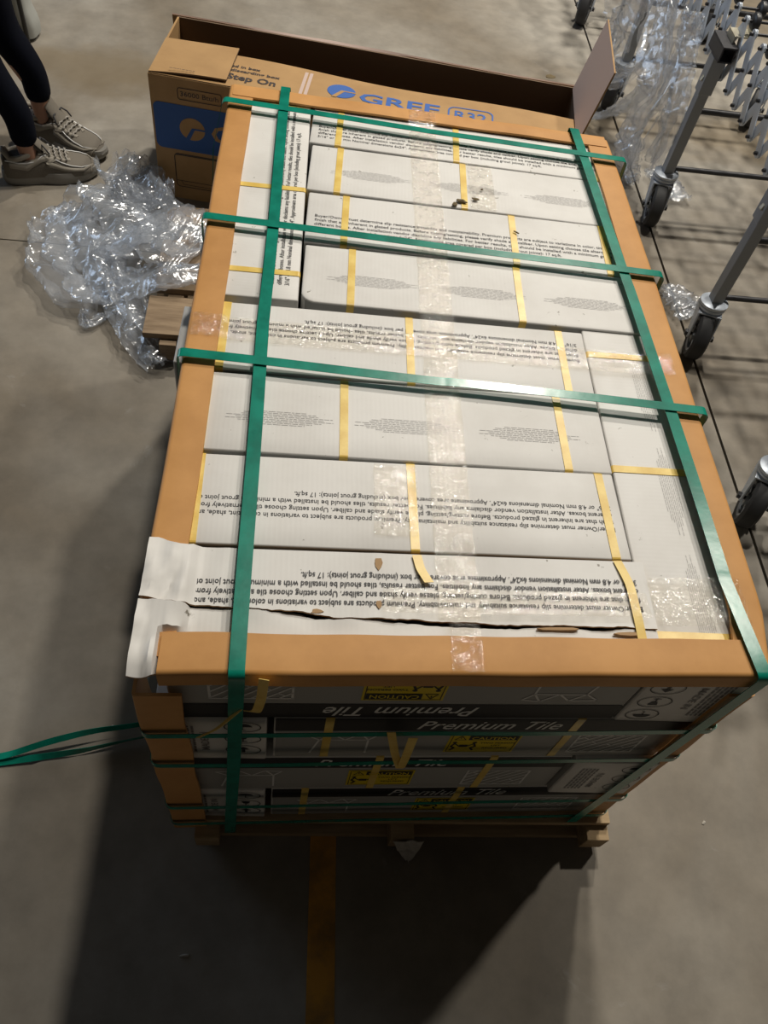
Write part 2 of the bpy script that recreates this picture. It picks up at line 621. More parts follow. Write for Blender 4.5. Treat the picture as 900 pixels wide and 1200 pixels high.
# ------------------------------------------------------------------ pallets
def make_pallet(name, label, x0, x1, y0, y1, top, key, boards, stringers, front=None):
    """deck boards run along x on three stringers running along y, boards below too"""
    e = empty(name, ((x0 + x1) / 2, (y0 + y1) / 2, 0))
    tag(e, label, 'pallet', 'wooden pallets')
    ox, oy = e.location.x, e.location.y
    bt, st = 0.018, top - 0.036
    for (ya, yb, xa, xb, rnd) in boards:
        mb = MB()
        if rnd:
            pts = [(xb, ya), (xb, yb)] + [(xa + rnd - rnd * math.sin(t), (ya + yb) / 2 + (yb - ya) / 2 * math.cos(t)) for t in [PI * k / 10 for k in range(11)]]
            lo = [mb.vert((p[0] - ox, p[1] - oy, top - bt)) for p in pts]
            hi = [mb.vert((p[0] - ox, p[1] - oy, top)) for p in pts]
            mb.face(hi)
            mb.face(lo[::-1])
            for k in range(len(pts)):
                mb.face((lo[k], lo[(k + 1) % len(pts)], hi[(k + 1) % len(pts)], hi[k]))
            me = mb.mesh('deck_board', key)
        else:
            mb.box((xa - ox, ya - oy, top - bt), (xb - ox, yb - oy, top))
            me = mb.mesh('deck_board', key, bevel=0.0015)
        link('deck_board', me, e)
    for (xa, xb) in stringers:
        mb = MB()
        mb.box((xa - ox, y0 - 0.022 - oy, 0.0185), (xb - ox, y1 - oy, top - bt - 0.0005))
        link('stringer', mb.mesh('stringer', key, bevel=0.002), e)
    for (ya, yb) in ((y0, y0 + 0.09), ((y0 + y1) / 2 - 0.045, (y0 + y1) / 2 + 0.045), (y1 - 0.09, y1)):
        mb = MB()
        mb.box((x0 - ox, ya - oy, 0.0), (x1 - ox, yb - oy, 0.018))
        link('bottom_board', mb.mesh('bottom_board', key, bevel=0.0015), e)
    return e


bds = [(-0.006 + k * 0.152, -0.006 + k * 0.152 + 0.118, 0.03, 0.835, 0) for k in range(8)]
make_pallet('shipping_pallet', 'worn wooden pallet under the strapped stack of tile cartons', 0.03, 0.835, -0.012, 1.20, 0.095, 'wood',
            bds, ((0.03, 0.075), (0.40, 0.445), (0.79, 0.835)))
make_pallet('shipping_pallet', 'weathered wooden pallet sticking out beside the crumpled plastic film', -0.245, 0.70, 1.262, 1.825, 0.0945, 'wood_old',
            [(1.262, 1.412, -0.245, 0.70, 0), (1.445, 1.535, -0.235, 0.70, 0), (1.56, 1.66, -0.24, 0.70, 0), (1.735, 1.825, -0.245, 0.70, 0.045)],
            ((-0.20, -0.155), (0.205, 0.25), (0.61, 0.655)))


# ------------------------------------------------------------------ tile cartons
CL, CW, CH = 0.620, 0.156, 0.169
Z0 = 0.0955
LAY = 0.1695


def carton_mesh(name, open_top=False, round_r=0.0):
    """slightly bulging box; origin at the bottom centre; long axis x"""
    mb = MB()
    nx, ny, nz = (60, 15, 4) if round_r else (10, 4, 4)
    x0, y0 = -CL / 2, -CW / 2

    def bulge(x, y, z):
        a = 1 - (2 * x / CL) ** 2
        c = 1 - (2 * y / CW) ** 2
        d = 1 - (2 * (z / CH) - 1) ** 2
        return a, c, d
    H = CH - (0.02 if open_top else 0)
    faces = []
    for side in range(6):
        rows = []
        if side < 2:      # top / bottom
            for j in range(ny + 1):
                rows.append([(x0 + CL * i / nx, y0 + CW * j / ny, H if side == 0 else 0) for i in range(nx + 1)])
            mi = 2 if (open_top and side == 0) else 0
        elif side < 4:    # front / back
            y = y0 if side == 2 else -y0
            for j in range(nz + 1):
                rows.append([(x0 + CL * i / nx, y, H * j / nz) for i in range(nx + 1)])
            mi = 1
        else:
            x = x0 if side == 4 else -x0
            for j in range(nz + 1):
                rows.append([(x, y0 + CW * i / ny, H * j / nz) for i in range(ny + 1)])
            mi = 0
        mb.grid(rows, mi)
    if round_r:
        for k, (x, y, z) in enumerate(mb.v):
            dx, dy = (-CL / 2 + round_r) - x, (-CW / 2 + round_r) - y
            if dx > 0 and dy > 0:
                mx_, l = max(dx, dy), math.hypot(dx, dy)
                f = mx_ / l
                mb.v[k] = (-CL / 2 + round_r - dx * f, -CW / 2 + round_r - dy * f, z)
    me = mb.mesh(name, ['carton', 'carton_grey', 'carton_dark'])
    bm = bmesh.new()
    bm.from_mesh(me)
    bmesh.ops.remove_doubles(bm, verts=bm.verts, dist=1e-5)
    bmesh.ops.recalc_face_normals(bm, faces=bm.faces)
    es = [e for e in bm.edges if len(e.link_faces) == 2 and e.calc_face_angle(0) > 1.0]
    bmesh.ops.bevel(bm, geom=es, offset=0.0028, segments=2, affect='EDGES', profile=0.5)
    bm.to_mesh(me)
    bm.free()
    me.polygons.foreach_set('use_smooth', [True] * len(me.polygons))
    me.set_sharp_from_angle(angle=math.radians(50))
    return me


ME_CARTON = carton_mesh('tile_carton')
ME_CARTON_ROUND = carton_mesh('rounded_tile_carton', round_r=0.024)
ME_CARTON_OPEN = carton_mesh('torn_tile_carton', open_top=True)

LINES = ["Buyer/Owner must determine slip resistance suitability and maintainability. Premium products are subject to variations in color, tint, shade, and",
         "finish that are inherent in glazed products. Before cutting/setting, please verify shade and caliber. Upon setting choose tile alternatively from",
         "different boxes. After installation vendor disclaims any liabilities. For better results, tiles should be installed with a minimum grout joint of",
         "3/16\" or 4.8 mm Nominal dimensions 6x24\". Approximate area covered per box (including grout joints): 17 sq.ft."]


def make_notice():
    """four lines of large print; reads upright seen from -y, block placed towards -y side"""
    mb = MB()
    full = None
    for k, s in enumerate(LINES):
        vf = text_verts(s, 0.0112, 0.590 if k < 3 else 0.590 * 0.775, bold=0.012)
        flat(mb, vf, lambda x, y, k=k: (-0.295 + x, 0.017 - 0.0128 * k + y, CH + 0.0004))
    return mb.mesh('printed_notice', 'ink')


def make_fineprint():
    """one centred paragraph too small to read: rows of fine grey strokes"""
    mb = MB()
    rnd = random.Random(5)
    for k in range(9):
        half = 0.075 * (0.35 + 0.65 * math.sin(PI * (k + 0.8) / 9.8)) * rnd.uniform(0.85, 1.1)
        x = -half
        y = 0.012 - k * 0.0032
        while x < half:
            l = rnd.uniform(0.004, 0.011)
            flat(mb, rect(x, y, min(x + l, half), y + 0.0007), lambda a, c: (a, c, CH + 0.0004))
            x += l + 0.0014
    return mb.mesh('fine_print', 'ink_fine')


ME_NOTICE = make_notice()
ME_FINE = make_fineprint()


def make_wrap(n=0):
    """yellow strap tight round the carton's cross-section"""
    y, r = CW / 2 + 0.0008, 0.004
    pts = []
    for (cy, cz, a0) in ((y - r, CH + 0.0008 - r, 0), (-y + r, CH + 0.0008 - r, PI / 2), (-y + r, r, PI), (y - r, r, 1.5 * PI)):
        for k in range(4):
            a = a0 + PI / 2 * k / 3
            pts.append((0, cy + r * math.cos(a), cz + r * math.sin(a)))
    pts.append(pts[0])
    return ribbon(pts, (1, 0, 0), 0.0125, 0.0007).mesh('yellow_strap', 'yellow_strap')


ME_WRAP = make_wrap()


# ---- printed long side (face y = -CW/2), a = from the left, b = up
def side_fn(flip, d=0.0006):
    if flip:
        return lambda a, c: (CL / 2 - a, -CW / 2 - d, CH - c)
    return lambda a, c: (-CL / 2 + a, -CW / 2 - d, c)


def side_print(o, flip, full=True):
    F, F2, F3 = side_fn(flip, 0.0006), side_fn(flip, 0.0011), side_fn(flip, 0.0016)
    mb = MB(); flat(mb, rect(0.002, 0.116, CL - 0.002, CH - 0.003), F)
    band = link('black_band', mb.mesh('black_band', 'print_black'), o)
    mb = MB(); flat(mb, text_verts("Premium Tile", 0.046, 0.215, shear=0.42, bold=0.01), lambda x, y: F2(0.205 + x, 0.126 + y))
    tag(link('brand_lettering', mb.mesh('brand_lettering', 'print_white'), band), 'white slanted Premium Tile lettering')
    # caution sticker
    x0, y0, x1, y1 = 0.262, 0.022, 0.372, 0.102
    mb = MB(); flat(mb, rect(x0, y0, x1, y1), F)
    st = tag(link('caution_sticker', mb.mesh('caution_sticker', 'sticker'), o), 'yellow caution sticker')
    mb = MB()
    flat(mb, pline([(x0 + .004, y0 + .004), (x1 - .004, y0 + .004), (x1 - .004, y1 - .004), (x0 + .004, y1 - .004)], 0.0013, True), F2)
    flat(mb, rect(x0 + .03, y1 - .024, x1 - .005, y1 - .006), F2)
    flat(mb, pline([(x0 + .009, y1 - .023), (x0 + .026, y1 - .023), (x0 + .0175, y1 - .007)], 0.0016, True), F2)
    flat(mb, rect(x0 + .0167, y1 - .018, x0 + .0183, y1 - .012), F2)
    for k, s in enumerate(("TWO PERSON", "LIFT", "REQUIRED")):
        flat(mb, text_verts(s, 0.0085, align='CENTER', bold=0.01), lambda x, y, k=k: F2(x0 + .078 + x, y0 + .040 - .011 * k + y))
    # two people lifting a box
    for sgn in (-1, 1):
        cx = x0 + 0.027
        flat(mb, ngon(circ(cx + sgn * .0155, y0 + .045, .0036, n=12)), F2)
        flat(mb, pline([(cx + sgn * .015, y0 + .041), (cx + sgn * .019, y0 + .028), (cx + sgn * .013, y0 + .021), (cx + sgn * .018, y0 + .010)], .0036), F2)
        flat(mb, pline([(cx + sgn * .014, y0 + .039), (cx + sgn * .007, y0 + .029)], .0026), F2)
    flat(mb, rect(x0 + .0205, y0 + .025, x0 + .0335, y0 + .035), F2)
    link('sticker_print', mb.mesh('sticker_print', 'print_black'), st)
    mb = MB(); flat(mb, text_verts("CAUTION", 0.0165, 0.066, bold=0.015), lambda x, y: F3(x0 + .034 + x, y1 - .0205 + y))
    link('sticker_heading', mb.mesh('sticker_heading', 'sticker'), st)
    # outline drawing of an open carton, left of the field
    mb = MB()
    a0 = 0.055
    for l, cl in (([(a0, .02), (a0 + .012, .078), (a0 + .085, .078), (a0 + .085, .02)], False), ([(a0 + .012, .078), (a0 + .032, .100), (a0 + .05, .078)], False),
                  ([(a0 + .05, .078), (a0 + .072, .103), (a0 + .085, .078), (a0 + .098, .098), (a0 + .072, .103)], False), ([(a0 + .012, .078), (a0 - .008, .098), (a0 + .032, .100)], False)):
        flat(mb, pline(l, 0.0032, cl), F)
    link('carton_drawing', mb.mesh('carton_drawing', 'print_pale'), o)
    # hatched panel of staggered planks
    mb = MB()
    a0, a1, c0, c1 = 0.462, 0.568, 0.022, 0.098
    flat(mb, pline([(a0, c0), (a1, c0), (a1, c1), (a0, c1)], 0.0034, True), F)
    for k in range(-3, 8):
        xs = a0 + k * 0.018
        p = []
        for t in (0, 1):
            p.append((xs + (0.072 if t else 0), c1 if t else c0))
        # clip to the panel
        (xa, ya), (xb, yb) = p
        sl = (yb - ya) / (xb - xa)
        if xa < a0: ya += (a0 - xa) * sl; xa = a0
        if xb > a1: yb -= (xb - a1) * sl; xb = a1
        if xb - xa > .004:
            flat(mb, pline([(xa, ya), (xb, yb)], 0.0030), F)
            if k % 2:
                mxx, my = (xa + xb) / 2, (ya + yb) / 2
                if mxx + .012 < a1 and my - .012 > c0:
                    flat(mb, pline([(mxx, my), (mxx + .0105, my - .0085)], 0.0026), F)
    link('plank_drawing', mb.mesh('plank_drawing', 'print_pale'), o)


def end_print(o, flip, mirror_x):
    """white end of a carton standing lengthwise: handling icons, origin text; on face x = -CL/2"""
    d = 0.0008

    def F(a, c):
        if flip:
            a, c = CW - a, CH - c
        return (-CL / 2 - d, CW / 2 - a, c)
    mb = MB()
    for k in range(3):
        cy = 0.140 - k * 0.048
        flat(mb, pline(circ(0.122, cy, 0.026, 0.019, 18), 0.0016, True), F)
        if k == 0:      # umbrella
            flat(mb, ngon(circ(0.122, cy + .001, .014, .010, 10, 0, PI) + [(0.108, cy + .001)]), F)
            flat(mb, pline([(0.122, cy), (0.122, cy - .010), (0.126, cy - .012)], .0016), F)
        elif k == 1:    # glass
            flat(mb, ngon([(0.114, cy + .011), (0.130, cy + .011), (0.126, cy - .001), (0.118, cy - .001)]), F)
            flat(mb, pline([(0.122, cy), (0.122, cy - .010)], .002), F)
            flat(mb, rect(0.116, cy - .012, 0.128, cy - .010), F)
        else:           # arrow
            flat(mb, rect(0.1195, cy - .011, 0.1245, cy + .003), F)
            flat(mb, ngon([(0.112, cy + .002), (0.132, cy + .002), (0.122, cy + .012)]), F)
    link('handling_icons', mb.mesh('handling_icons', 'print_black'), o)
    mb = MB()
    vf = text_verts("MADE IN", 0.017, 0.075, bold=0.01)
    flat(mb, vf, lambda x, y: F(0.072 - y, 0.040 + x))
    rnd = random.Random(3)
    for k in range(5):
        c = 0.030
        while c < 0.135:
            l = rnd.uniform(.006, .015)
            flat(mb, rect(0.022 + k * .0068, c, 0.0255 + k * .0068, min(c + l, .14)), F)
            c += l + .003
    link('origin_text', mb.mesh('origin_text', 'ink_soft'), o)


VE = [0.006, 0.180, 0.338, 0.497, 0.655, 0.666, 0.822, 0.978, 1.135, 1.292]    # row edges on the load
rows_v = [(VE[k], VE[k + 1]) for k in range(4)] + [(VE[k], VE[k + 1]) for k in range(5, 9)]


def put_carton(u0, u1, v0, v1, lay, along, label, dx=0, flip=False, me=None, group='white tile cartons of the strapped stack'):
    """along: 'u' = long axis across the load, 'v' = lengthwise"""
    me = me or ME_CARTON
    uc, vc = (u0 + u1) / 2 + dx, (v0 + v1) / 2
    p = W2(uc, vc)
    rnd = random.Random(int(uc * 1000) + int(vc * 777) + lay * 31)
    if along == 'u':
        rz = ang_u(uc, vc) + rnd.uniform(-.0012, .0012)
        sc = ((u1 - u0) / CL, ((W2(u1, v1) - W2(u1, v0)).length - .0008) / CW, 1)
    else:
        rz = ang_v(uc, vc) + rnd.uniform(-.002, .002)
        sc = ((v1 - v0) / CL, (u1 - u0 - .002) / CW, 1)
    if flip and along == 'u':
        pass
    o = link('tile_carton', me, None, (p.x, p.y, Z0 + lay * LAY), (0, 0, rz), sc)
    tag(o, label, 'carton', group)
    return o


def add_notice(o, turned):
    c = link('printed_notice', ME_NOTICE, o, (0, 0, 0), (0, 0, PI if turned else 0))
    return c


def add_fine(o, x, y):
    for k in (-1, 0, 1):
        link('fine_print', ME_FINE, o, (x + 0.19 * k, y, 0))


def add_wraps(o, xs):
    for x in xs:
        c = link('yellow_strap', ME_WRAP, o, (x, 0, 0))


# ---- top layer (lay 3)
top = {}
names = ['torn white tile carton under the front edge board, lid ripped open along its length',
         'white tile carton with upside-down notice, second row from the front edge board',
         'white tile carton with fine print only, third row from the front edge board',
         'white tile carton with upside-down notice just in front of the rounded-corner carton',
         'white tile carton with fine print and a rounded front corner, in mid stack',
         'white tile carton with upright notice, between the two middle fine-print cartons',
         'white tile carton with leaf crumbs lying on its fine print',
         'white tile carton with upright notice against the rear edge board']
for k in range(8):
    v0, v1 = rows_v[k]
    u0, u1 = (0.030, 0.653) if k < 4 else (0.172, 0.797)
    me = {0: ME_CARTON_OPEN, 4: ME_CARTON_ROUND}.get(k)
    o = put_carton(u0, u1, v0, v1, 3, 'u', names[k], me=me)
    top[k] = o
o_rv = put_carton(0.656, 0.803, VE[0] + 0.01, 0.660, 3, 'v', 'white tile carton lying lengthwise at the front right with fine print along the edge')
o_rv.scale.z = 0.972
o_lv = put_carton(0.008, 0.167, 0.668, 1.292, 3, 'v', 'white tile carton lying lengthwise at the rear left with sideways notice')
for k, t in ((1, True), (3, True), (5, False), (7, False)):
    n = add_notice(top[k], t)
    n.location.y = {1: -0.006, 3: 0.026, 5: -0.016, 7: -0.034}[k]
for k in (2, 4, 6):
    add_fine(top[k], 0, -0.010)
add_fine(o_rv, -0.02, -0.012)
n = add_notice(o_lv, False); n.location = (0.02, -0.040, 0)


def local_x(o, u, v):
    """local x of carton o for load coordinate (u, v)"""
    q = W2(u, v)
    return (o.matrix_basis.inverted() @ Vector((q.x, q.y, o.location.z))).x


STR = {1: (0.046, 0.345, 0.630), 2: (0.040, 0.246, 0.585), 3: (0.052, 0.352, 0.610), 4: (0.255, 0.553, 0.778),
       5: (0.242, 0.560, 0.738), 6: (0.228, 0.475, 0.776), 7: (0.228, 0.470, 0.770)}
for k, us in STR.items():
    vc = sum(rows_v[k]) / 2
    add_wraps(top[k], [local_x(top[k], u, vc) for u in us])
add_wraps(o_rv, [local_x(o_rv, 0.73, v) for v in (0.060, 0.352, 0.607)])
add_wraps(o_lv, [local_x(o_lv, 0.09, v) for v in (0.735, 0.975, 1.262)])
side_print(top[0], True)
end_print(o_rv, True, False)

# ---- lower layers (lay 2, 1, 0)
for lay in (2, 1, 0):
    mir = lay in (2, 0)
    ordn = {2: 'second', 1: 'third', 0: 'bottom'}[lay]
    hid = 'white tile carton in the lower layers, covered by the cartons above'
    for k in range(8):
        v0, v1 = rows_v[k]
        near = k < 4
        u0, u1 = ((0.166, 0.789) if mir else (0.028, 0.651)) if near else ((0.006, 0.628) if mir else (0.172, 0.795))
        dx, lab = 0, hid
        if k == 0:
            lab = {2: 'grey-sided Premium Tile carton facing front, in the second layer down',
                   1: 'grey-sided Premium Tile carton facing front, in the third layer down',
                   0: 'grey-sided tile carton facing front, in the bottom layer on the pallet'}[lay]
        if lay == 2 and k == 4:
            dx, lab = -0.058, 'carton end poking out left of the edge board, the nearer of two'
        if lay == 2 and k == 6:
            dx, lab = -0.043, 'carton end poking out left of the edge board, the farther of two'
        o = put_carton(u0, u1, v0, v1, lay, 'u', lab, dx)
        if k == 0:
            side_print(o, False)
            add_wraps(o, [local_x(o, u, 0.08) for u in {2: (0.245, 0.61), 1: (0.335, 0.52), 0: (0.225, 0.50)}[lay]])
    for far in (0, 1):
        left = mir if not far else not mir
        u0, u1 = (0.004, 0.160) if left else ((0.656, 0.800) if not far else (0.634, 0.79))
        v0, v1 = (0.008, 0.656) if not far else (0.668, 1.290)
        lab = hid
        if not far:
            lab = {2: 'white carton end with handling icons at the left, in the second layer down',
                   1: 'white carton end with handling icons at the right, in the third layer down',
                   0: 'white carton end with handling icons at the left, in the bottom layer'}[lay]
        o = put_carton(u0, u1, v0, v1, lay, 'v', lab)
        if not far:
            end_print(o, False, False)

# ---- torn lid of the front carton: two jagged boards with a dark gap between
def lerp_tab(tab, u):
    if u <= tab[0][0]:
        return tab[0][1]
    for (a, p), (c, q) in zip(tab, tab[1:]):
        if u <= c:
            return p + (q - p) * (u - a) / (c - a)
    return tab[-1][1]


def sstep(a, c, x):
    t = min(1, max(0, (x - a) / (c - a)))
    return t * t * (3 - 2 * t)


def jag(u):
    base = lerp_tab(((0.0, 0.094), (0.10, 0.091), (0.19, 0.087), (0.24, 0.079), (0.34, 0.077), (0.48, 0.072), (0.66, 0.070)), u)
    return base + 0.0025 * noise.noise(Vector((u * 30, 1.3, 0))) + 0.0018 * noise.noise(Vector((u * 110, 4.1, 0)))


def gap(u):
    g = 0.0018 + 0.006 * math.exp(-((u - 0.215) / 0.02) ** 2) + 0.006 * math.exp(-((u - 0.40) / 0.07) ** 2) + 0.003 * math.exp(-((u - 0.56) / 0.05) ** 2) + 0.003 * math.exp(-((u - 0.01) / 0.03) ** 2)
    return g * (0.8 + 0.5 * noise.noise(Vector((u * 24, 9.3, 2))))


ZT = Z0 + 3 * LAY + CH
t0 = top[0]
inv0 = t0.matrix_basis.inverted()


def torn_piece(name, u0, u1, fa, fb, z, crumple, nu=120, nv=12, mats=('carton',), seed=0.0):
    mb = MB(lambda p: inv0 @ Vector(W3(p)))
    lo, hi = [], []
    for j in range(nv + 1):
        rl, rh = [], []
        for i in range(nu + 1):
            u = u0 + (u1 - u0) * i / nu
            v = fa(u) + (fb(u) - fa(u)) * j / nv
            zz = z + crumple(u, v, j / nv)
            rl.append((u, v, zz - 0.0035))
            rh.append((u, v, zz))
        lo.append(rl); hi.append(rh)
    mb.grid(hi); mb.grid(lo)
    # rims
    for (a, c) in ((hi[0], lo[0]), (hi[-1], lo[-1]), ([r[0] for r in hi], [r[0] for r in lo]), ([r[-1] for r in hi], [r[-1] for r in lo])):
        mb.grid([a, c], 1 if len(mats) > 1 else 0)
    me = mb.mesh(name, list(mats), smooth=True, sharp=40)
    return link(name, me, t0)


def crump_a(u, v, t):
    e = 1 - sstep(0.044, 0.066, u)
    lip = max(0.0, 1 - t * 12) * 0.003 * max(0, 0.3 + noise.noise(Vector((u * 14, 8.0, 0))))
    z = lip + 0.0105 * e + e * 0.0050 * noise.noise(Vector((u * 55, v * 18, 3))) + e * 0.0035 * noise.noise(Vector((u * 150, v * 60, 5))) + 0.004 * (1 - sstep(0.0, 0.02, u))
    for c0, wd, dp in ((0.283, 0.010, 0.0006), (0.085, 0.010, 0.0010)):
        z += dp * math.exp(-((u - c0 - (v - 0.13) * 0.25) / wd) ** 2) * (0.2 + t)
    return z


def crump_b(u, v, t):
    e = 1 - sstep(0.022, 0.030, u) if v < 0.056 else 1 - sstep(0.046, 0.060, u)
    lip = max(0.0, (t - 0.75) * 4) * 0.004 * noise.noise(Vector((u * 18, 2.0, 5)))
    return lip + 0.0185 * e + e * 0.006 * noise.noise(Vector((u * 60, v * 22, 9))) + e * 0.0035 * noise.noise(Vector((u * 150, v * 70, 8))) - e * 0.010 * (1 - sstep(-0.004, 0.012, v))


lid = torn_piece('torn_lid', -0.004, 0.668, lambda u: jag(u), lambda u: 0.1775 + 0.004 * noise.noise(Vector((u * 40, 0, 0))) * (1 if u < 0.05 else 0) + 0.006 * (1 - sstep(0.0, 0.03, u)), ZT, crump_a, mats=('carton', 'kraft'))
tag(lid, 'ripped white lid with a jagged front edge')
torn_piece('torn_front_strip', -0.004, 0.668, lambda u: 0.004 - 0.010 * (1 - sstep(0.02, 0.034, u)), lambda u: jag(u) - gap(u), ZT - 0.003, crump_b, nv=8, mats=('carton', 'kraft'), seed=3)
n = add_notice(t0, True)
n.location = (local_x(t0, 0.357, 0.1), 0.026, 0.0008)
# exposed brown corrugated patches
mbk = MB(lambda p: inv0 @ Vector(W3(p)))
for (ua, ub, va, vb) in ((0.288, 0.302, 0.150, 0.173), (0.290, 0.300, 0.092, 0.106), (0.50, 0.565, 0.064, 0.070), (0.60, 0.655, 0.058, 0.064), (0.205, 0.225, 0.082, 0.090)):
    pts = [((ua + ub) / 2 + (ub - ua) / 2 * math.cos(2 * PI * k / 8) * (0.8 + 0.5 * noise.noise(Vector((k * 2.3, ua * 90, 1)))),
            (va + vb) / 2 + (vb - va) / 2 * math.sin(2 * PI * k / 8) * (0.8 + 0.5 * noise.noise(Vector((k * 1.9, ua * 70, 6))))) for k in range(8)]
    lo = [mbk.vert((p[0], p[1], ZT - 0.002)) for p in pts]
    hi = [mbk.vert((p[0], p[1], ZT + 0.0018 + 0.0006 * noise.noise(Vector((p[0] * 99, p[1] * 99, 1))))) for p in pts]
    mbk.face(hi); mbk.face(lo[::-1])
    for k in range(len(pts)):
        mbk.face((lo[k], lo[(k + 1) % 8], hi[(k + 1) % 8], hi[k]))
tag(link('torn_patch', mbk.mesh('torn_patch', 'kraft'), t0), 'bare brown corrugated board where the paper is torn', kind='stuff')
# snapped and loose yellow strap ends on the front cartons
def loose(parent, pts, wd, name='loose_strap_end', sub=6):
    inv = parent.matrix_basis.inverted()
    P = [Vector(p) for p in pts]
    Q = []
    for k in range(len(P) - 1):
        for j in range(sub):
            Q.append(P[k].lerp(P[k + 1], j / sub))
    Q.append(P[-1])
    for _ in range(2):
        Q = [Q[0]] + [(Q[k - 1] + Q[k] * 2 + Q[k + 1]) / 4 for k in range(1, len(Q) - 1)] + [Q[-1]]
    mb = MB(lambda p: inv @ Vector(p))
    ribbon(Q, wd, 0.0125, 0.0007, mb=mb)
    return link(name, mb.mesh(name, 'yellow_strap'), parent)


loose(t0, [(0.348, 0.172, ZT + 0.003), (0.352, 0.150, ZT + 0.004), (0.362, 0.128, ZT + 0.007)], (1, 0.1, 0))
loose(t0, [(0.632, 0.178, ZT + 0.002), (0.642, 0.14, ZT + 0.004), (0.643, 0.09, ZT + 0.004), (0.644, 0.058, ZT + 0.001)], (1, 0.05, 0))
loose(t0, [(0.155, -0.022, 0.798), (0.152, -0.026, 0.745), (0.146, -0.021, 0.690), (0.128, -0.016, 0.682)], (1, -0.2, 0.1))
loose(t0, [(0.125, -0.018, 0.690), (0.095, -0.026, 0.640), (0.066, -0.022, 0.592)], (0.5, -0.3, 0.8))
loose(t0, [(0.352, -0.040, 0.660), (0.356, -0.035, 0.56), (0.362, -0.022, 0.478)], (1, 0, 0))
loose(t0, [(0.330, -0.015, 0.610), (0.346, -0.020, 0.53), (0.360, -0.024, 0.480)], (0.9, -0.1, 0.35))
# crumpled corner of the torn carton: foil-like glint of inner film
# ------------------------------------------------------------------ edge boards
def edge_board(name, label, a, c, top_dir, flange, drop, z, th=0.0045, n=40, seed=0, wob=0.0015, bow=None):
    """L profile along the line a -> c (load coords); top_dir = inward direction of the top flange"""
    mb = MB(W3)
    a, c, ti = Vector(a), Vector(c), Vector(top_dir)
    rows = []
    r = 0.007
    for k in range(n + 1):
        t = k / n
        p = a.lerp(c, t)
        wz = wob * noise.noise(Vector((t * 7, seed, 0)))
        wy = wob * noise.noise(Vector((t * 6, seed, 9))) - (bow(t) if bow else 0)
        ring = []
        # outside: bottom of the drop -> corner arc -> end of the top flange, then back inside
        out = [(-th, z - drop)]
        for j in range(6):
            an = PI - PI / 2 * j / 5
            out.append((-th + r + r * math.cos(an), z - r + r * math.sin(an)))
        out.append((flange * 0.5, z))
        out.append((flange + wob * noise.noise(Vector((t * 9, seed, 4))), z))
        inn = [(flange, z - th), (r * .6, z - th), (0.0, z - th - r * .6), (0.0, z - drop)]
        for (d, zz) in out + inn:
            ring.append((p.x + ti.x * (d + wy), p.y + ti.y * (d + wy), zz + wz))
        rows.append(ring)
    idx = mb.grid(rows, 0, True)
    mb.face(idx[0][::-1]); mb.face(idx[-1])
    o = link(name, mb.mesh(name, 'edge_board', smooth=True, sharp=35))
    return tag(o, label, 'edge board', 'tan cardboard edge boards')


ZP = ZT + 0.0062
edge_board('edge_board', 'long tan edge board down the left top edge of the stack', (0, 0.020), (0, 1.300), (1, 0), 0.046, 0.055, ZP, seed=1)
edge_board('edge_board', 'long tan edge board down the right top edge of the stack', (0.804, 0.0), (0.804, 1.292), (-1, 0), 0.046, 0.055, ZP, seed=2, bow=lambda t: 0.018 * min(1, t / 0.08) * (1 - t) ** 0.6)
edge_board('edge_board', 'tan edge board across the front top edge, beneath the torn carton', (0.030, -0.001), (0.803, -0.001), (0, 1), 0.050, 0.034, ZP + 0.005, seed=3)
edge_board('edge_board', 'tan edge board across the rear top edge by the long brown box', (0.004, 1.301), (0.800, 1.301), (0, -1), 0.040, 0.052, ZP + 0.0015, seed=4)


def corner_board(label, u, v, su, sv, seed, fx=0.056):
    mb = MB(W3)
    th, fw = 0.0045, 0.056
    rows = []
    n = 24
    for k in range(n + 1):
        z = 0.070 + (ZT - 0.058 - 0.070) * k / n
        wu = 0.003 * noise.noise(Vector((z * 9, seed, 2)))
        wv = 0.002 * noise.noise(Vector((z * 7, seed, 6)))
        x, y = u + wu, v + wv
        ring = [(0, fw), (-th, fw), (-th, 0.0), (-th * .7, -th * .7), (0, -th), (fx, -th), (fx, 0), (0, 0)]
        rows.append([(x + su * (p[0] - 0.0), y + sv * (p[1] - 0.0), z) for p in ring])
    idx = mb.grid(rows, 0, True)
    mb.face(idx[0][::-1]); mb.face(idx[-1])
    o = link('corner_board', mb.mesh('corner_board', 'edge_board', smooth=True, sharp=35))
    tag(o, label, 'edge board', 'tan cardboard corner boards')


corner_board('upright tan corner board at the front left of the stack', -0.004, 0.000, 1, 1, 1.0)
corner_board('upright tan corner board at the front right of the stack', 0.812, 0.000, -1, 1, 2.0, 0.034)
corner_board('upright tan corner board at the rear left of the stack', -0.002, 1.302, 1, -1, 3.0)
corner_board('upright tan corner board at the rear right of the stack', 0.806, 1.302, -1, -1, 4.0)

# ------------------------------------------------------------------ green straps
ZS = ZP + 0.008


def arc_path(corners, r=0.010, n=5, step=0.03):
    """polyline with rounded corners, resampled"""
    P = [Vector(p) for p in corners]
    out = [P[0]]
    for k in range(1, len(P) - 1):
        a = (P[k - 1] - P[k]).normalized(); c = (P[k + 1] - P[k]).normalized()
        s = P[k] + a * r; e = P[k] + c * r
        for j in range(n + 1):
            t = j / n
            out.append(s * (1 - t) ** 2 + P[k] * 2 * t * (1 - t) + e * t ** 2)
    out.append(P[-1])
    res = [out[0]]
    for k in range(1, len(out)):
        L = (out[k] - out[k - 1]).length
        m_ = max(1, int(L / step))
        for j in range(1, m_ + 1):
            res.append(out[k - 1].lerp(out[k], j / m_))
    return res


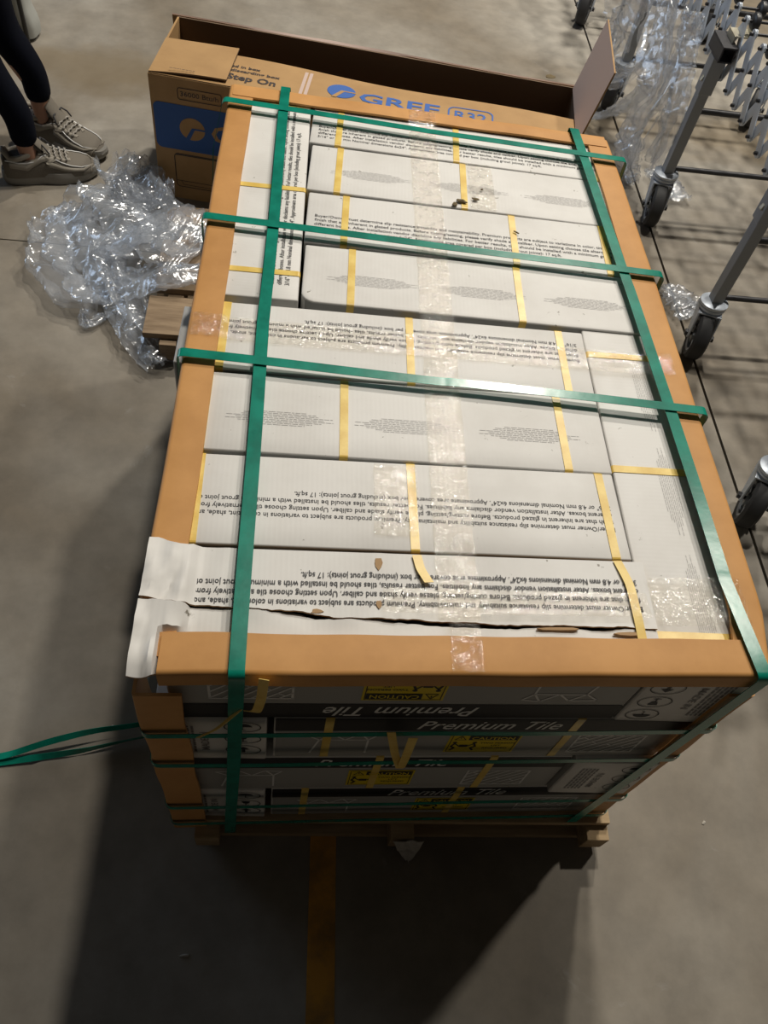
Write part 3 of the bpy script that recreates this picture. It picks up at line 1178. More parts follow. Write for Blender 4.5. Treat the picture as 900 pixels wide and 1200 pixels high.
def green(label, corners, wdir, wd=0.0175, seed=0, wob=0.0014, group='green plastic straps around the stack', parent=None, twist=0.0):
    P = arc_path(corners)
    Q, Wd = [], []
    for k, p in enumerate(P):
        t = k / (len(P) - 1)
        wv = Vector(wdir)
        q = p + wv * wob * 2 * noise.noise(Vector((t * 8, seed, 1)))
        q = q + Vector((0, 0, 1)) * abs(wob * 0.5 * noise.noise(Vector((t * 14, seed, 5))))
        Q.append(q)
        Wd.append(tuple(wv))
    mb = ribbon(Q, Wd, wd, 0.0009, W3)
    o = link('strap', mb.mesh('strap', 'green_strap', smooth=True, sharp=40))
    return tag(o, label, 'strap', group)


yo = 0.0115
green('green strap running lengthwise over the left part of the stack', [(0.112, 1.20, 0.062), (0.112, 1.30 + yo, 0.066), (0.112, 1.30 + yo, ZS), (0.113, 0.60, ZS - 0.002), (0.124, -yo, ZS + 0.003), (0.096, -yo - .004, 0.062), (0.096, 0.10, 0.060)], (1, 0, 0), 0.0195, 1)
green('green strap running lengthwise beside the right edge board', [(0.734, 1.20, 0.062), (0.734, 1.30 + yo, 0.066), (0.732, 1.30 + yo, ZS), (0.756, 0.78, ZS - .001), (0.769, 0.46, ZS - .001), (0.776, 0.15, ZS), (0.792, -yo, ZS + 0.003), (0.752, -yo - .004, 0.062), (0.752, 0.10, 0.060)], (1, 0, 0), 0.0195, 2)
for v, dv, s, lb in ((1.222, -0.020, 3, 'green strap crossing the stack near the rear edge board'), (0.846, -0.024, 4, 'green strap crossing the middle of the stack'), (0.512, -0.040, 5, 'green strap crossing the stack nearest the front')):
    z = ZS + 0.0022
    lft = [(-0.030, v, 0.25), (-0.046, v, 0.50), (-0.036, v, 0.68)] if s == 3 else []
    green(lb, [(0.10, v, 0.061), (-yo, v, 0.066)] + lft + [(-yo, v + 0.002, z), (0.40, v + dv * .45, z - .0015), (0.819 + yo, v + dv, z), (0.819 + yo, v + dv - 0.004, 0.066), (0.70, v + dv, 0.061)], (0, 1, 0), 0.0175, s)
# girth straps, standing on edge around the four sides
for z, s, lb in ((0.587, 7, 'uppermost green strap running around the sides of the stack'), (0.458, 8, 'second green strap from the top around the sides of the stack'),
                 (0.226, 9, 'third green strap from the top around the sides of the stack'), (0.118, 10, 'lowest green strap around the sides of the stack')):
    oo = 0.0105
    zl = {7: 0.632, 8: 0.418}.get(s, z)          # on the left it passes above or below the cartons that poke out
    cs = [(-oo, 0.5, zl), (-oo, 0.25, (z + zl) / 2), (-oo, -oo, z), (0.40, -oo, z + 0.004), (0.808 + oo, -oo, z + 0.004), (0.808 + oo, 1.30 + oo, z), (-oo, 1.30 + oo, zl), (-oo, 0.5, zl)]
    P = arc_path(cs, r=0.014)
    Q = [p + Vector((0, 0, 1)) * 0.004 * noise.noise(Vector((k * 0.12, s, 0))) for k, p in enumerate(P)]
    mb = ribbon(Q, (0, 0, 1), 0.0155, 0.0009, W3)
    tag(link('strap', mb.mesh('strap', 'green_strap', smooth=True, sharp=40)), lb, 'strap', 'green plastic straps around the stack')
# loose strap tail lying out to the left
for pts, lb, ph in (([(0.02, 0.235, 0.045), (-0.05, 0.212, 0.030), (-0.11, 0.200, 0.022), (-0.20, 0.182, 0.030), (-0.28, 0.160, 0.026), (-0.36, 0.134, 0.012), (-0.46, 0.120, 0.004), (-0.62, 0.13, 0.003)], 'loose green strap tail lying across the floor to the left', 0.75),
                    ([(0.02, 0.205, 0.030), (-0.06, 0.185, 0.016), (-0.14, 0.168, 0.012), (-0.22, 0.146, 0.012), (-0.31, 0.132, 0.008), (-0.38, 0.122, 0.004), (-0.50, 0.105, 0.003)], 'twisted dark strap tail lying alongside the loose green one', 1.2)):
    P = arc_path(pts, r=0.03, step=0.02)
    Wd = []
    for k in range(len(P)):
        t = k / len(P)
        a = ph + 0.5 * math.sin(t * 7)
        wv = Vector((0.2, 1, 0)) * math.cos(a) + Vector((0, 0, 1)) * math.sin(a) * (1 if t < .6 else .1)
        Wd.append(tuple(wv))
    mb = ribbon(P, Wd, 0.0145, 0.0009)
    tag(link('loose_strap', mb.mesh('loose_strap', 'green_strap', smooth=True, sharp=40)), lb, 'strap', 'loose strap tails')


# ------------------------------------------------------------------ clear packing tape
def tape(label, u0, u1, v0, v1, zf, nu, nv, amp=0.0006, key='tape', edge_noise=0.002, th=0.0003):
    mb = MB(W3)
    hi, lo = [], []
    for j in range(nv + 1):
        a, c = [], []
        for i in range(nu + 1):
            s, t = i / nu, j / nv
            u = u0 + (u1 - u0) * s
            v = v0 + (v1 - v0) * t
            if i in (0, nu):
                u += edge_noise * noise.noise(Vector((v * 40, u0 * 9, 3)))
            if j in (0, nv):
                v += edge_noise * noise.noise(Vector((u * 40, v0 * 9, 4)))
            z = zf(u, v) + amp * (0.5 + noise.noise(Vector((u * 120, v * 60, 2))))
            a.append((u, v, z + th)); c.append((u, v, z))
        hi.append(a); lo.append(c)
    mb.grid(hi)
    o = link('packing_tape', mb.mesh('packing_tape', key, smooth=True))
    return tag(o, label, 'tape', 'clear packing tape on the stack')


def ztop(u, v):
    z = ZT + 0.0022
    if v < 0.056:
        z = ZP + 0.0065
    elif v < 0.075:
        z = ZT + 0.0022 + (0.075 - v) / 0.019 * (ZP + 0.0065 - ZT - 0.0022)
    if v > 1.252:
        z = ZP + 0.003
    if u < 0.054 or u > 0.752:
        z = max(z, ZP + 0.0014)
    return z


tape('clear tape running lengthwise down the middle of the stack', 0.372, 0.428, 0.075, 1.298, ztop, 14, 200)
tape('clear tape over the front edge board beside the crushed strap', 0.384, 0.424, -0.0005, 0.075, ztop, 12, 20, amp=0.0009)
tape('clear tape crossing the stack over the left and right edge boards', 0.000, 0.800, 0.560, 0.612, ztop, 160, 12)
tape('clear tape across the front right carton and edge board', 0.668, 0.800, 0.072, 0.150, ztop, 40, 26, amp=0.0012)
tape('clear tape stuck along the torn front carton', 0.300, 0.660, 0.082, 0.122, lambda u, v: ZT + 0.009 - 0.004 * min(1, max(0, (v - .09) / .02)), 90, 12, amp=0.0012)
tape('clear tape patch beside a yellow strap on the second row', 0.290, 0.352, 0.205, 0.330, ztop, 16, 30, amp=0.0009)
tape('faint clear tape patch near the leaf crumbs', 0.485, 0.535, 0.980, 1.135, ztop, 14, 36, amp=0.0008)

# ------------------------------------------------------------------ leaf crumbs on the cartons
def crumb(name, label, cat, x, y, z, L, Wd, key, seed, rz, group=None):
    mb = MB()
    n = 9
    ring_lo, ring_hi = [], []
    for k in range(n):
        a = 2 * PI * k / n
        r = 0.7 + 0.45 * noise.noise(Vector((math.cos(a) * 2, math.sin(a) * 2, seed)))
        px, py = math.cos(a) * L * r, math.sin(a) * Wd * r
        h = 0.0015 + 0.25 * Wd * abs(noise.noise(Vector((k * 1.7, seed, 2))))
        ring_lo.append(mb.vert((px, py, 0.0)))
        ring_hi.append(mb.vert((px * .92, py * .92, h)))
    c = mb.vert((0, 0, 0.3 * Wd + 0.002))
    mb.face(ring_lo[::-1])
    for k in range(n):
        j = (k + 1) % n
        mb.face((ring_lo[k], ring_lo[j], ring_hi[j], ring_hi[k]))
        mb.face((ring_hi[k], ring_hi[j], c))
    o = link(name, mb.mesh(name, key), None, (x, y, z), (0, 0, rz))
    return tag(o, label, cat, group)


LG = 'leaf crumbs on the cartons'
for k, (u, v, L, Wd, rz, lb) in enumerate(((0.467, 0.998, 0.016, 0.008, -0.3, 'largest brown leaf crumb, at the foot of a yellow strap'), (0.452, 0.985, 0.010, 0.007, 0.5, 'pale leaf crumb at the left end of the crumbs'),
                                           (0.495, 1.010, 0.010, 0.005, -0.2, 'flat brown leaf crumb right of the yellow strap'), (0.510, 1.045, 0.004, 0.003, 0.7, 'tiny dark leaf crumb farthest back on the cartons'),
                                           (0.566, 0.918, 0.009, 0.002, -0.6, 'thin dark sliver beside the notice print on the stack'))):
    q = W2(u, v)
    crumb('leaf_crumb', lb, 'leaf', q.x, q.y, ZT + 0.0032, L, Wd, 'leaf', k * 3.1, rz, LG)
crumb('leaf_crumb', 'dry brown leaf on the concrete behind the long brown box', 'leaf', 1.181, 3.074, 0.0, 0.035, 0.02, 'leaf', 20.0, 0.3)
crumb('paper_scrap', 'pale sliver of scrap on the dark floor in front of the pallet', 'scrap', 0.028, -0.219, 0.0, 0.012, 0.004, 'paper_scrap', 31.0, 0.0)
crumb('paper_scrap', 'small curled scrap on the lit floor at the front right', 'scrap', 1.08, 0.02, 0.0, 0.008, 0.005, 'paper_scrap', 37.0, 0.8)
crumb('paper_scrap', 'pale scrap beside the loose green strap on the left', 'scrap', -0.165, 0.20, 0.0, 0.005, 0.010, 'paper_scrap', 41.0, 0.2)

mb = MB()
rows = []
for j in range(9):
    t = j / 8
    hw = 0.026 * (1 - t) ** 0.8 + 0.004
    rows.append([(0.432 + 0.010 * t + hw * (i / 5 * 2 - 1) + 0.003 * noise.noise(Vector((i, j, 3))), -0.040 - 0.018 * t + 0.006 * noise.noise(Vector((i * .8, j * .5, 7))), 0.086 - 0.082 * t) for i in range(6)])
mb.grid(rows)
mb.grid([[(p[0], p[1] + 0.0012, p[2]) for p in r] for r in rows])
tag(link('torn_scrap', mb.mesh('torn_scrap', 'paper_scrap')), 'pale torn scrap hanging from the middle of the pallet front', 'scrap')

# ------------------------------------------------------------------ long brown box behind the stack
GX, GY, GA = -0.300, 2.010, -0.124
GL, GD, GH = 1.285, 0.360, 0.400
box = empty('appliance_box', (GX, GY, 0), GA)
tag(box, 'long open brown cardboard box with blue print behind the stack', 'box')
T = 0.006


def bpart(name, lo, hi, mats, parent=box, bevel=0):
    mb = MB(); mb.box(lo, hi)
    me = mb.mesh(name, mats if isinstance(mats, list) else [mats], bevel=bevel)
    return link(name, me, parent)


front = bpart('front_panel', (0, 0, 0), (GL, T, GH), ['box_kraft', 'box_inside'])
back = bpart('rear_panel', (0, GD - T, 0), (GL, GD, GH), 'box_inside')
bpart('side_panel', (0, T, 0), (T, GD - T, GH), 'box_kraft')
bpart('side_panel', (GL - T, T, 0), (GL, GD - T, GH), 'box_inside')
bpart('bottom_panel', (T, T, 0), (GL - T, GD - T, T), 'box_inside')


def sheet(name, fn, nu, nv, mats, parent=box, th=0.005):
    mb = MB()
    hi = [[Vector(fn(i / nu, j / nv)) for i in range(nu + 1)] for j in range(nv + 1)]
    nrm = []
    for j in range(nv + 1):
        r = []
        for i in range(nu + 1):
            a = hi[j][min(i + 1, nu)] - hi[j][max(i - 1, 0)]
            c = hi[min(j + 1, nv)][i] - hi[max(j - 1, 0)][i]
            r.append(a.cross(c).normalized() * th)
        nrm.append(r)
    lo = [[hi[j][i] - nrm[j][i] for i in range(nu + 1)] for j in range(nv + 1)]
    mb.grid(hi, 0)
    mb.grid(lo, 1 if len(mats) > 1 else 0)
    e = len(mats) - 1
    for (a, c) in ((hi[0], lo[0]), (hi[-1], lo[-1]), ([r[0] for r in hi], [r[0] for r in lo]), ([r[-1] for r in hi], [r[-1] for r in lo])):
        mb.grid([a, c], e)
    return link(name, mb.mesh(name, list(mats), smooth=True, sharp=35), parent)


def ff(s, t):          # front flap folded in over the opening, outside up
    x = 0.004 + (GL - 0.012) * s
    return (x, 0.002 + t * (0.182 + 0.010 * math.sin(s * 5)), GH + 0.003 - 0.012 * t + 0.006 * t * math.sin(s * 9))


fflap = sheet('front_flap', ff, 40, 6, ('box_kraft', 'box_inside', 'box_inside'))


def lf(s, t):          # left flap, lying over the front flap
    return (0.002 + s * 0.225, 0.004 + t * 0.202 + s * 0.012 * (1 - t), GH + 0.006 + 0.006 * s + 0.004 * math.sin(s * 3) * (1 - t))


sheet('end_flap', lf, 10, 8, ('box_kraft', 'box_inside', 'box_inside'))


def bf(s, t):          # rear flap: rises a hand's breadth, then flops over backwards
    x = -0.018 + (GL + 0.016) * s
    k = noise.noise(Vector((s * 5, 3, 1)))
    y = GD + 0.001 + (t * 0.06) * (0.40 + 0.60 * math.exp(-((s - 0.38) / 0.17) ** 2))
    z = GH + 0.006 * math.sin(min(t, 0.2) / 0.2 * PI / 2) - max(0, t - 0.12) ** 1.1 * (0.20 - 0.17 * math.exp(-((s - 0.38) / 0.17) ** 2)) + (0.010 * k + 0.007 * math.sin(s * 14)) * t
    return (x, y, z)


rflap = sheet('rear_flap', bf, 60, 8, ('box_liner', 'box_kraft', 'box_liner'))


def rf(s, t):          # right flap standing open
    return (GL - 0.004 + t * 0.045, 0.02 + s * 0.325 + t * 0.035, GH + t * 0.205)


sheet('end_flap', rf, 6, 6, ('box_kraft', 'box_liner', 'box_kraft'))


def logo(mb, fn, cx, cy, rx, ry):
    """disc with a notched lower-left quarter and a bar"""
    flat(mb, ngon(circ(cx, cy, rx, ry, 30)), fn)


def logo_cut(mb, fn, cx, cy, rx, ry):
    flat(mb, ngon([(cx - 0.02 * rx, cy + 0.12 * ry), (cx + rx * 1.02, cy + 0.12 * ry), (cx + rx * 1.02, cy - 0.02 * ry), (cx + 0.20 * rx, cy - 0.02 * ry),
                   (cx - 0.28 * rx, cy - 1.05 * ry), (cx - 0.62 * rx, cy - 1.0 * ry)]), fn)


# lettering on the front flap (outside face up)
def FF(a, c, d=0.0012):
    s = (a - 0.004) / (GL - 0.012)
    t = (c - 0.002) / (0.182 + 0.010 * math.sin(s * 5))
    p = ff(s, t)
    return (a, c, p[2] + d)


mb = MB()
flat(mb, text_verts("Step On", 0.044, 0.146, bold=0.03), lambda x, y: FF(0.219 + x, 0.045 + y))
flat(mb, text_verts("discarding box", 0.020, 0.148, bold=0.03), lambda x, y: FF(0.223 + x, 0.092 + y))
flat(mb, text_verts("packed in box", 0.020, 0.130, bold=0.03), lambda x, y: FF(0.178 + x, 0.117 + y))
link('flap_lettering', mb.mesh('flap_lettering', 'box_ink'), fflap)
mb = MB()
flat(mb, text_verts("GREE", 0.085, 0.245, bold=0.02), lambda x, y: FF(0.614 + x, 0.052 + y))
logo(mb, FF, 0.558, 0.094, 0.043, 0.043)
flat(mb, pline(roundrect(0.886, 0.030, 1.020, 0.118, 0.022), 0.005, True), FF)
flat(mb, text_verts("R32", 0.068, 0.098, bold=0.01), lambda x, y: FF(0.904 + x, 0.050 + y))
tag(link('flap_logo', mb.mesh('flap_logo', 'box_blue_ink'), fflap), 'blue GREE lettering and R32 mark')
mb = MB()
logo_cut(mb, lambda a, c: FF(a, c, 0.0018), 0.558, 0.094, 0.043, 0.043)
link('logo_cutout', mb.mesh('logo_cutout', 'box_kraft'), fflap)
# crease tape on the flap
mb = MB()
for xx in (0.437, 0.452):
    flat(mb, rect(xx, 0.006, xx + 0.010, 0.172), lambda a, c: FF(a, c, 0.0009))
link('flap_tape', mb.mesh('flap_tape', 'box_liner'), fflap)
# front panel print
def FP(a, c, d=0.0010):
    return (a, -d, c)


mb = MB()
flat(mb, ngon(roundrect(0.006, 0.174, 1.24, 0.321, 0.018)), FP)
blue = link('blue_panel', mb.mesh('blue_panel', 'box_blue'), front)
mb = MB()
f2 = lambda a, c: FP(a, c, 0.0018)
logo(mb, f2, 0.121, 0.249, 0.039, 0.036)
flat(mb, text_verts("GREE", 0.078, 0.225, bold=0.02), lambda x, y: f2(0.180 + x, 0.219 + y))
link('panel_lettering', mb.mesh('panel_lettering', 'box_kraft'), blue)
mb = MB()
logo_cut(mb, lambda a, c: FP(a, c, 0.0026), 0.121, 0.249, 0.039, 0.036)
link('logo_cutout', mb.mesh('logo_cutout', 'box_blue'), blue)
mb = MB()
flat(mb, pline(roundrect(0.084, 0.338, 0.214, 0.373, 0.007), 0.0022, True), FP)
flat(mb, text_verts("36000 Btu/h", 0.021, 0.113), lambda x, y: FP(0.092 + x, 0.349 + y))
flat(mb, pline(roundrect(0.058, 0.045, 0.62, 0.160, 0.012), 0.0026, True), FP)
flat(mb, pline([(0.058, 0.066), (0.62, 0.066)], 0.0022), FP)
flat(mb, pline([(0.075, 0.066), (0.080, 0.053), (0.60, 0.053)], 0.0018), FP)
flat(mb, rect(0.062, 0.155, 0.61, 0.158), FP)
link('panel_drawing', mb.mesh('panel_drawing', 'box_ink'), front)
# tiny note on the left flap
mb = MB()
x = 0.06
rnd = random.Random(2)
while x < 0.135:
    l = rnd.uniform(.004, .010)
    flat(mb, rect(x, 0.017 + x * .02, x + l, 0.0195 + x * .02), lambda a, c: (a, c, GH + 0.0175))
    x += l + .002
link('flap_note', mb.mesh('flap_note', 'box_ink'), box)


# ------------------------------------------------------------------ clear film heaps
def film(mb, path, widths, up=(0, 0, 1), nl=90, nw=36, amp=0.03, seed=0.0, folds=3.0, floor_z=0.004, spread=(1, 0, 0), ff=1.0):
    """crumpled sheet swept along a path; the cross-run is folded back and forth"""
    P = [Vector(p) for p in path]
    n = len(P)

    def cr(t):
        x = t * (n - 1)
        k = min(int(x), n - 2)
        f = x - k
        p0, p1, p2, p3 = P[max(k - 1, 0)], P[k], P[k + 1], P[min(k + 2, n - 1)]
        q = 0.5 * ((2 * p1) + (-p0 + p2) * f + (2 * p0 - 5 * p1 + 4 * p2 - p3) * f * f + (-p0 + 3 * p1 - 3 * p2 + p3) * f ** 3)
        wd = widths[k] * (1 - f) + widths[k + 1] * f
        return q, wd
    rows = []
    for i in range(nl + 1):
        t = i / nl
        c, wd = cr(t)
        tn = (cr(min(t + .01, 1))[0] - cr(max(t - .01, 0))[0]).normalized()
        upv = Vector(up)
        side = tn.cross(upv)
        if side.length < 0.1:
            side = Vector((0, 1, 0))
        side.normalize()
        nr = side.cross(tn).normalized()
        row = []
        for j in range(nw + 1):
            s = j / nw * 2 - 1
            ph = s * PI * folds + 2.2 * noise.noise(Vector((t * 4, seed, s))) * ff
            fold = 0.5 * s + 0.30 * math.sin(ph) * (1 - 0.4 * abs(s))
            ha = amp * (0.6 + 0.55 * math.cos(ph * 1.3 + seed + 3 * t))
            rg = 1 - abs(noise.noise(Vector((s * 3.2 + seed, t * 3.5, seed * 1.7))))
            rg2 = 1 - abs(noise.noise(Vector((s * 15 + seed, t * 7 + s * 4, seed * 2.7))))
            rg3 = 1 - abs(noise.noise(Vector((s * 8 - t * 9 + seed, t * 16, seed * 3.7))))
            h = ha * rg ** 2 + amp * 0.22 * rg2 ** 3 + amp * 0.22 * rg3 ** 4
            jx = noise.noise(Vector((t * 14, s * 5, seed + 9))) * wd * 0.12
            jt = noise.noise(Vector((t * 9, s * 6, seed + 4))) * 0.018
            q = c + side * (fold * wd + jx) + nr * h + tn * jt
            if q.z < floor_z:
                q.z = floor_z + 0.002 * rg2
            row.append(q)
        rows.append(row)
    mb.grid(rows)


fm = MB()
film(fm, [(-0.44, 2.06, 0.03), (-0.39, 1.99, 0.04), (-0.33, 1.91, 0.05), (-0.26, 1.84, 0.06)], [0.11, 0.15, 0.14, 0.09], amp=0.055, seed=1.3)
film(fm, [(-0.46, 1.95, 0.01), (-0.39, 1.84, 0.03), (-0.33, 1.72, 0.04), (-0.28, 1.62, 0.06)], [0.20, 0.26, 0.24, 0.16], amp=0.060, seed=4.1)
film(fm, [(-0.60, 1.82, 0.005), (-0.55, 1.74, 0.01), (-0.50, 1.62, 0.01), (-0.44, 1.50, 0.01), (-0.35, 1.44, 0.02)], [0.10, 0.17, 0.21, 0.18, 0.12], amp=0.045, seed=7.7)
film(fm, [(-0.42, 1.72, 0.02), (-0.38, 1.58, 0.02), (-0.33, 1.45, 0.02), (-0.27, 1.33, 0.02), (-0.20, 1.215, 0.01)], [0.10, 0.14, 0.10, 0.11, 0.07], amp=0.042, seed=10.2)
film(fm, [(-0.36, 1.72, 0.05), (-0.26, 1.66, 0.115), (-0.16, 1.62, 0.112), (-0.12, 1.60, 0.110)], [0.22, 0.24, 0.22, 0.20], amp=0.022, seed=13.9)
film(fm, [(-0.40, 1.50, 0.02), (-0.30, 1.48, 0.06), (-0.20, 1.47, 0.112), (-0.11, 1.49, 0.112)], [0.10, 0.12, 0.10, 0.06], amp=0.020, seed=17.1)
film(fm, [(-0.62, 1.83, 0.005), (-0.54, 1.85, 0.01), (-0.46, 1.80, 0.02)], [0.03, 0.06, 0.05], amp=0.02, seed=21.1, nl=40, nw=14)
film(fm, [(-0.44, 1.42, 0.005), (-0.42, 1.36, 0.01), (-0.38, 1.40, 0.01), (-0.34, 1.43, 0.01)], [0.02, 0.03, 0.03, 0.02], amp=0.012, seed=24.1, nl=40, nw=12)
tag(link('plastic_film', fm.mesh('plastic_film', 'film', smooth=True)), 'crumpled clear plastic film on the floor beside the weathered pallet', 'plastic film')

fm = MB()
FX = 1.36
film(fm, [(1.40, 2.62, 0.66), (1.375, 2.50, 0.52), (1.37, 2.36, 0.36), (1.37, 2.40, 0.20), (1.375, 2.40, 0.06)], [0.20, 0.22, 0.20, 0.15, 0.16], up=(-1, 0, 0.1), amp=0.05, seed=2.2)
film(fm, [(1.41, 2.95, 0.64), (1.37, 2.86, 0.50), (1.36, 2.88, 0.34), (1.36, 2.90, 0.19)], [0.20, 0.26, 0.26, 0.14], up=(-1, 0, 0.1), amp=0.05, seed=5.2)
film(fm, [(1.36, 2.98, 0.22), (1.33, 2.80, 0.17), (1.34, 2.64, 0.24), (1.37, 2.52, 0.40)], [0.06, 0.07, 0.06, 0.05], up=(-1, 0, 0.3), amp=0.02, seed=8.2, nw=18)
film(fm, [(1.40, 2.36, 0.60), (1.40, 2.32, 0.46), (1.40, 2.24, 0.34), (1.42, 2.26, 0.14)], [0.10, 0.16, 0.14, 0.12], up=(-1, 0, 0.1), amp=0.04, seed=11.2)
film(fm, [(1.37, 2.46, 0.30), (1.34, 2.56, 0.16), (1.31, 2.66, 0.06), (1.20, 2.72, 0.01), (1.05, 2.62, 0.006)], [0.10, 0.10, 0.08, 0.03, 0.02], up=(0, 0, 1), amp=0.02, seed=14.2, nw=18)
film(fm, [(1.38, 2.42, 0.14), (1.385, 2.38, 0.05), (1.40, 2.34, 0.01)], [0.15, 0.14, 0.05], up=(-1, 0, 0.2), amp=0.02, seed=15.8, nl=40)
tag(link('plastic_film', fm.mesh('plastic_film', 'film', smooth=True)), 'clear plastic film draped down the side of the skate-wheel conveyor', 'plastic film')
fm = MB()
film(fm, [(1.51, 2.42, 0.01), (1.525, 2.34, 0.01), (1.54, 2.24, 0.01)], [0.10, 0.10, 0.09], amp=0.025, seed=31.0, nl=50, nw=24)
tag(link('plastic_film', fm.mesh('plastic_film', 'film', smooth=True)), 'scrap of clear film on the floor behind the conveyor caster', 'plastic film')
fm = MB()
film(fm, [(1.375, 1.74, 0.008), (1.42, 1.68, 0.012), (1.46, 1.62, 0.010)], [0.03, 0.10, 0.13], amp=0.02, seed=35.0, nl=40, nw=20)
tag(link('plastic_film', fm.mesh('plastic_film', 'film', smooth=True)), 'pointed scrap of clear film by the caster nearest the stack', 'plastic film')

# ------------------------------------------------------------------ expandable skate-wheel conveyor
CX0, CX1 = 1.445, 1.985
conv = empty('skate_wheel_conveyor', ((CX0 + CX1) / 2, 2.2, 0))
tag(conv, 'expandable skate-wheel conveyor with scissor links on caster legs', 'conveyor')
cx_, cy_ = conv.location.x, conv.location.y
PITCH = 0.0835
ZB, ZTP = 0.515, 0.682
ncol = 44
Y0 = 4.15


def link_mesh(sg):
    """one flat scissor bar with rounded ends, spanning one pitch and the full height"""
    mb = MB()
    L = math.hypot(PITCH, ZTP - ZB)
    wd = 0.0135
    pts = [(wd * math.cos(t), L / 2 + wd * math.sin(t)) for t in [PI * k / 6 for k in range(7)]] + [(-wd * math.cos(t), -L / 2 - wd * math.sin(t)) for t in [PI * k / 6 for k in range(7)]]
    a = math.atan2(PITCH, ZTP - ZB) * sg
    rot = lambda y, z: (y * math.cos(a) + z * math.sin(a), -y * math.sin(a) + z * math.cos(a))
    lo, hi = [], []
    for p in pts:
        y, z = rot(*p)
        lo.append(mb.vert((-0.0018, y, z)))
        hi.append(mb.vert((0.0018, y, z)))
    mb.face(hi); mb.face(lo[::-1])
    for k in range(len(pts)):
        mb.face((lo[k], lo[(k + 1) % len(pts)], hi[(k + 1) % len(pts)], hi[k]))
    return mb.mesh('scissor_link', 'steel')


LM = {1: link_mesh(1), -1: link_mesh(-1)}
mb = MB()
mb.lathe([(0.0, -0.004), (0.0055, -0.004), (0.0055, 0.004), (0.003, 0.0065), (0.0, 0.0065)], 8, 0, 'x')
PIVOT = mb.mesh('pivot_rivet', 'dark_tube')
mb = MB()
mb.lathe([(0.0045, CX0 - cx_ - 0.012), (0.0045, CX1 - cx_ + 0.012)], 8, 0, 'x')
AXLE = mb.mesh('axle', 'dark_tube')
mb = MB()
mb.lathe([(0.008, -0.011), (0.018, -0.011), (0.0235, -0.007), (0.025, 0.0), (0.0235, 0.007), (0.018, 0.011), (0.008, 0.011)], 14, 0, 'x')
SKATE = mb.mesh('skate_wheel', 'skate', smooth=True, sharp=40)
for c in range(ncol):
    y = Y0 - c * PITCH - cy_
    ym = y - PITCH / 2
    zm = (ZB + ZTP) / 2
    for xs, sd in ((CX0, -1), (CX1, 1)):
        link('scissor_link', LM[1], conv, (xs - cx_ - 0.0025, ym, zm))
        link('scissor_link', LM[-1], conv, (xs - cx_ + 0.0025, ym, zm))
    if -0.2 < Y0 - c * PITCH - 1.7 < 1.6:
        for (yy, zz) in ((y, ZB), (y, ZTP), (ym, zm)):
            link('pivot_rivet', PIVOT, conv, (CX0 - cx_ - 0.008, yy, zz), (0, 0, PI))
    link('axle', AXLE, conv, (0, y, ZTP))
    n_w = 6
    for k in range(n_w):
        xx = CX0 - cx_ + 0.028 + k * 0.090 + (0.045 if c % 2 else 0)
        if xx < CX1 - cx_ - 0.01:
            link('skate_wheel', SKATE, conv, (xx, y, ZTP))


def caster_parts(parent, loc, rz):
    e = empty('caster', loc, rz)
    e.parent = parent
    e.scale = (1.38, 1.30, 1.30)
    t = link('tyre', CAS['tyre'], e, (0, -0.032, -0.060))
    link('rim', CAS['rim'], e, (0, -0.032, -0.060))
    link('fork', CAS['fork'], e)
    link('swivel_ring', CAS['ring'], e)
    link('axle_bolt', CAS['bolt'], e, (0, -0.032, -0.060))
    return e


CAS = {}
mb = MB()
mb.grid([[(h, r * math.cos(2 * PI * j / 28), r * math.sin(2 * PI * j / 28)) for j in range(28)] for r, h in
         ((0.040, -0.015), (0.050, -0.017), (0.056, -0.012), (0.0575, 0.0), (0.056, 0.012), (0.050, 0.017), (0.040, 0.015), (0.040, -0.015))], 0, True)
CAS['tyre'] = mb.mesh('tyre', 'rubber', smooth=True, sharp=40)
mb = MB()
mb.grid([[(h, r * math.cos(2 * PI * j / 28), r * math.sin(2 * PI * j / 28)) for j in range(28)] for r, h in
         ((0.034, -0.013), (0.0405, -0.015), (0.0405, 0.015), (0.034, 0.013), (0.034, -0.013))], 0, True)
mb.lathe([(0.004, -0.016), (0.013, -0.016), (0.013, 0.016), (0.004, 0.016)], 14, 0, 'x')
mb.lathe([(0.0, -0.004), (0.035, -0.004), (0.035, 0.004), (0.0, 0.004)], 20, 1, 'x')
for k in range(5):
    a = 2 * PI * k / 5
    R = Matrix.Rotation(a, 3, 'X')
    mb.box((-0.011, 0.010, -0.0035), (0.011, 0.037, 0.0035), 0, R)
CAS['rim'] = mb.mesh('rim', ['rim', 'black'])
mb = MB()
for sx in (-1, 1):
    x0, x1 = (0.022, 0.026) if sx > 0 else (-0.026, -0.022)
    prof = [(0.030, 0.0), (0.030, -0.012), (-0.020, -0.068), (-0.040, -0.068), (-0.046, -0.055), (-0.030, 0.0)]
    lo = [mb.vert((x0, p[0], p[1])) for p in prof]
    hi = [mb.vert((x1, p[0], p[1])) for p in prof]
    mb.face(lo); mb.face(hi[::-1])
    for k in range(len(prof)):
        mb.face((lo[k], lo[(k + 1) % 6], hi[(k + 1) % 6], hi[k]))
mb.box((-0.026, -0.030, -0.004), (0.026, 0.030, 0.0))
CAS['fork'] = mb.mesh('fork', 'steel', bevel=0.0012)
mb = MB()
mb.lathe([(0.012, 0.0), (0.026, 0.0), (0.030, 0.004), (0.030, 0.009), (0.026, 0.011), (0.031, 0.013), (0.031, 0.019), (0.020, 0.024), (0.012, 0.024)], 24)
CAS['ring'] = mb.mesh('swivel_ring', 'steel', smooth=True, sharp=40)
mb = MB()
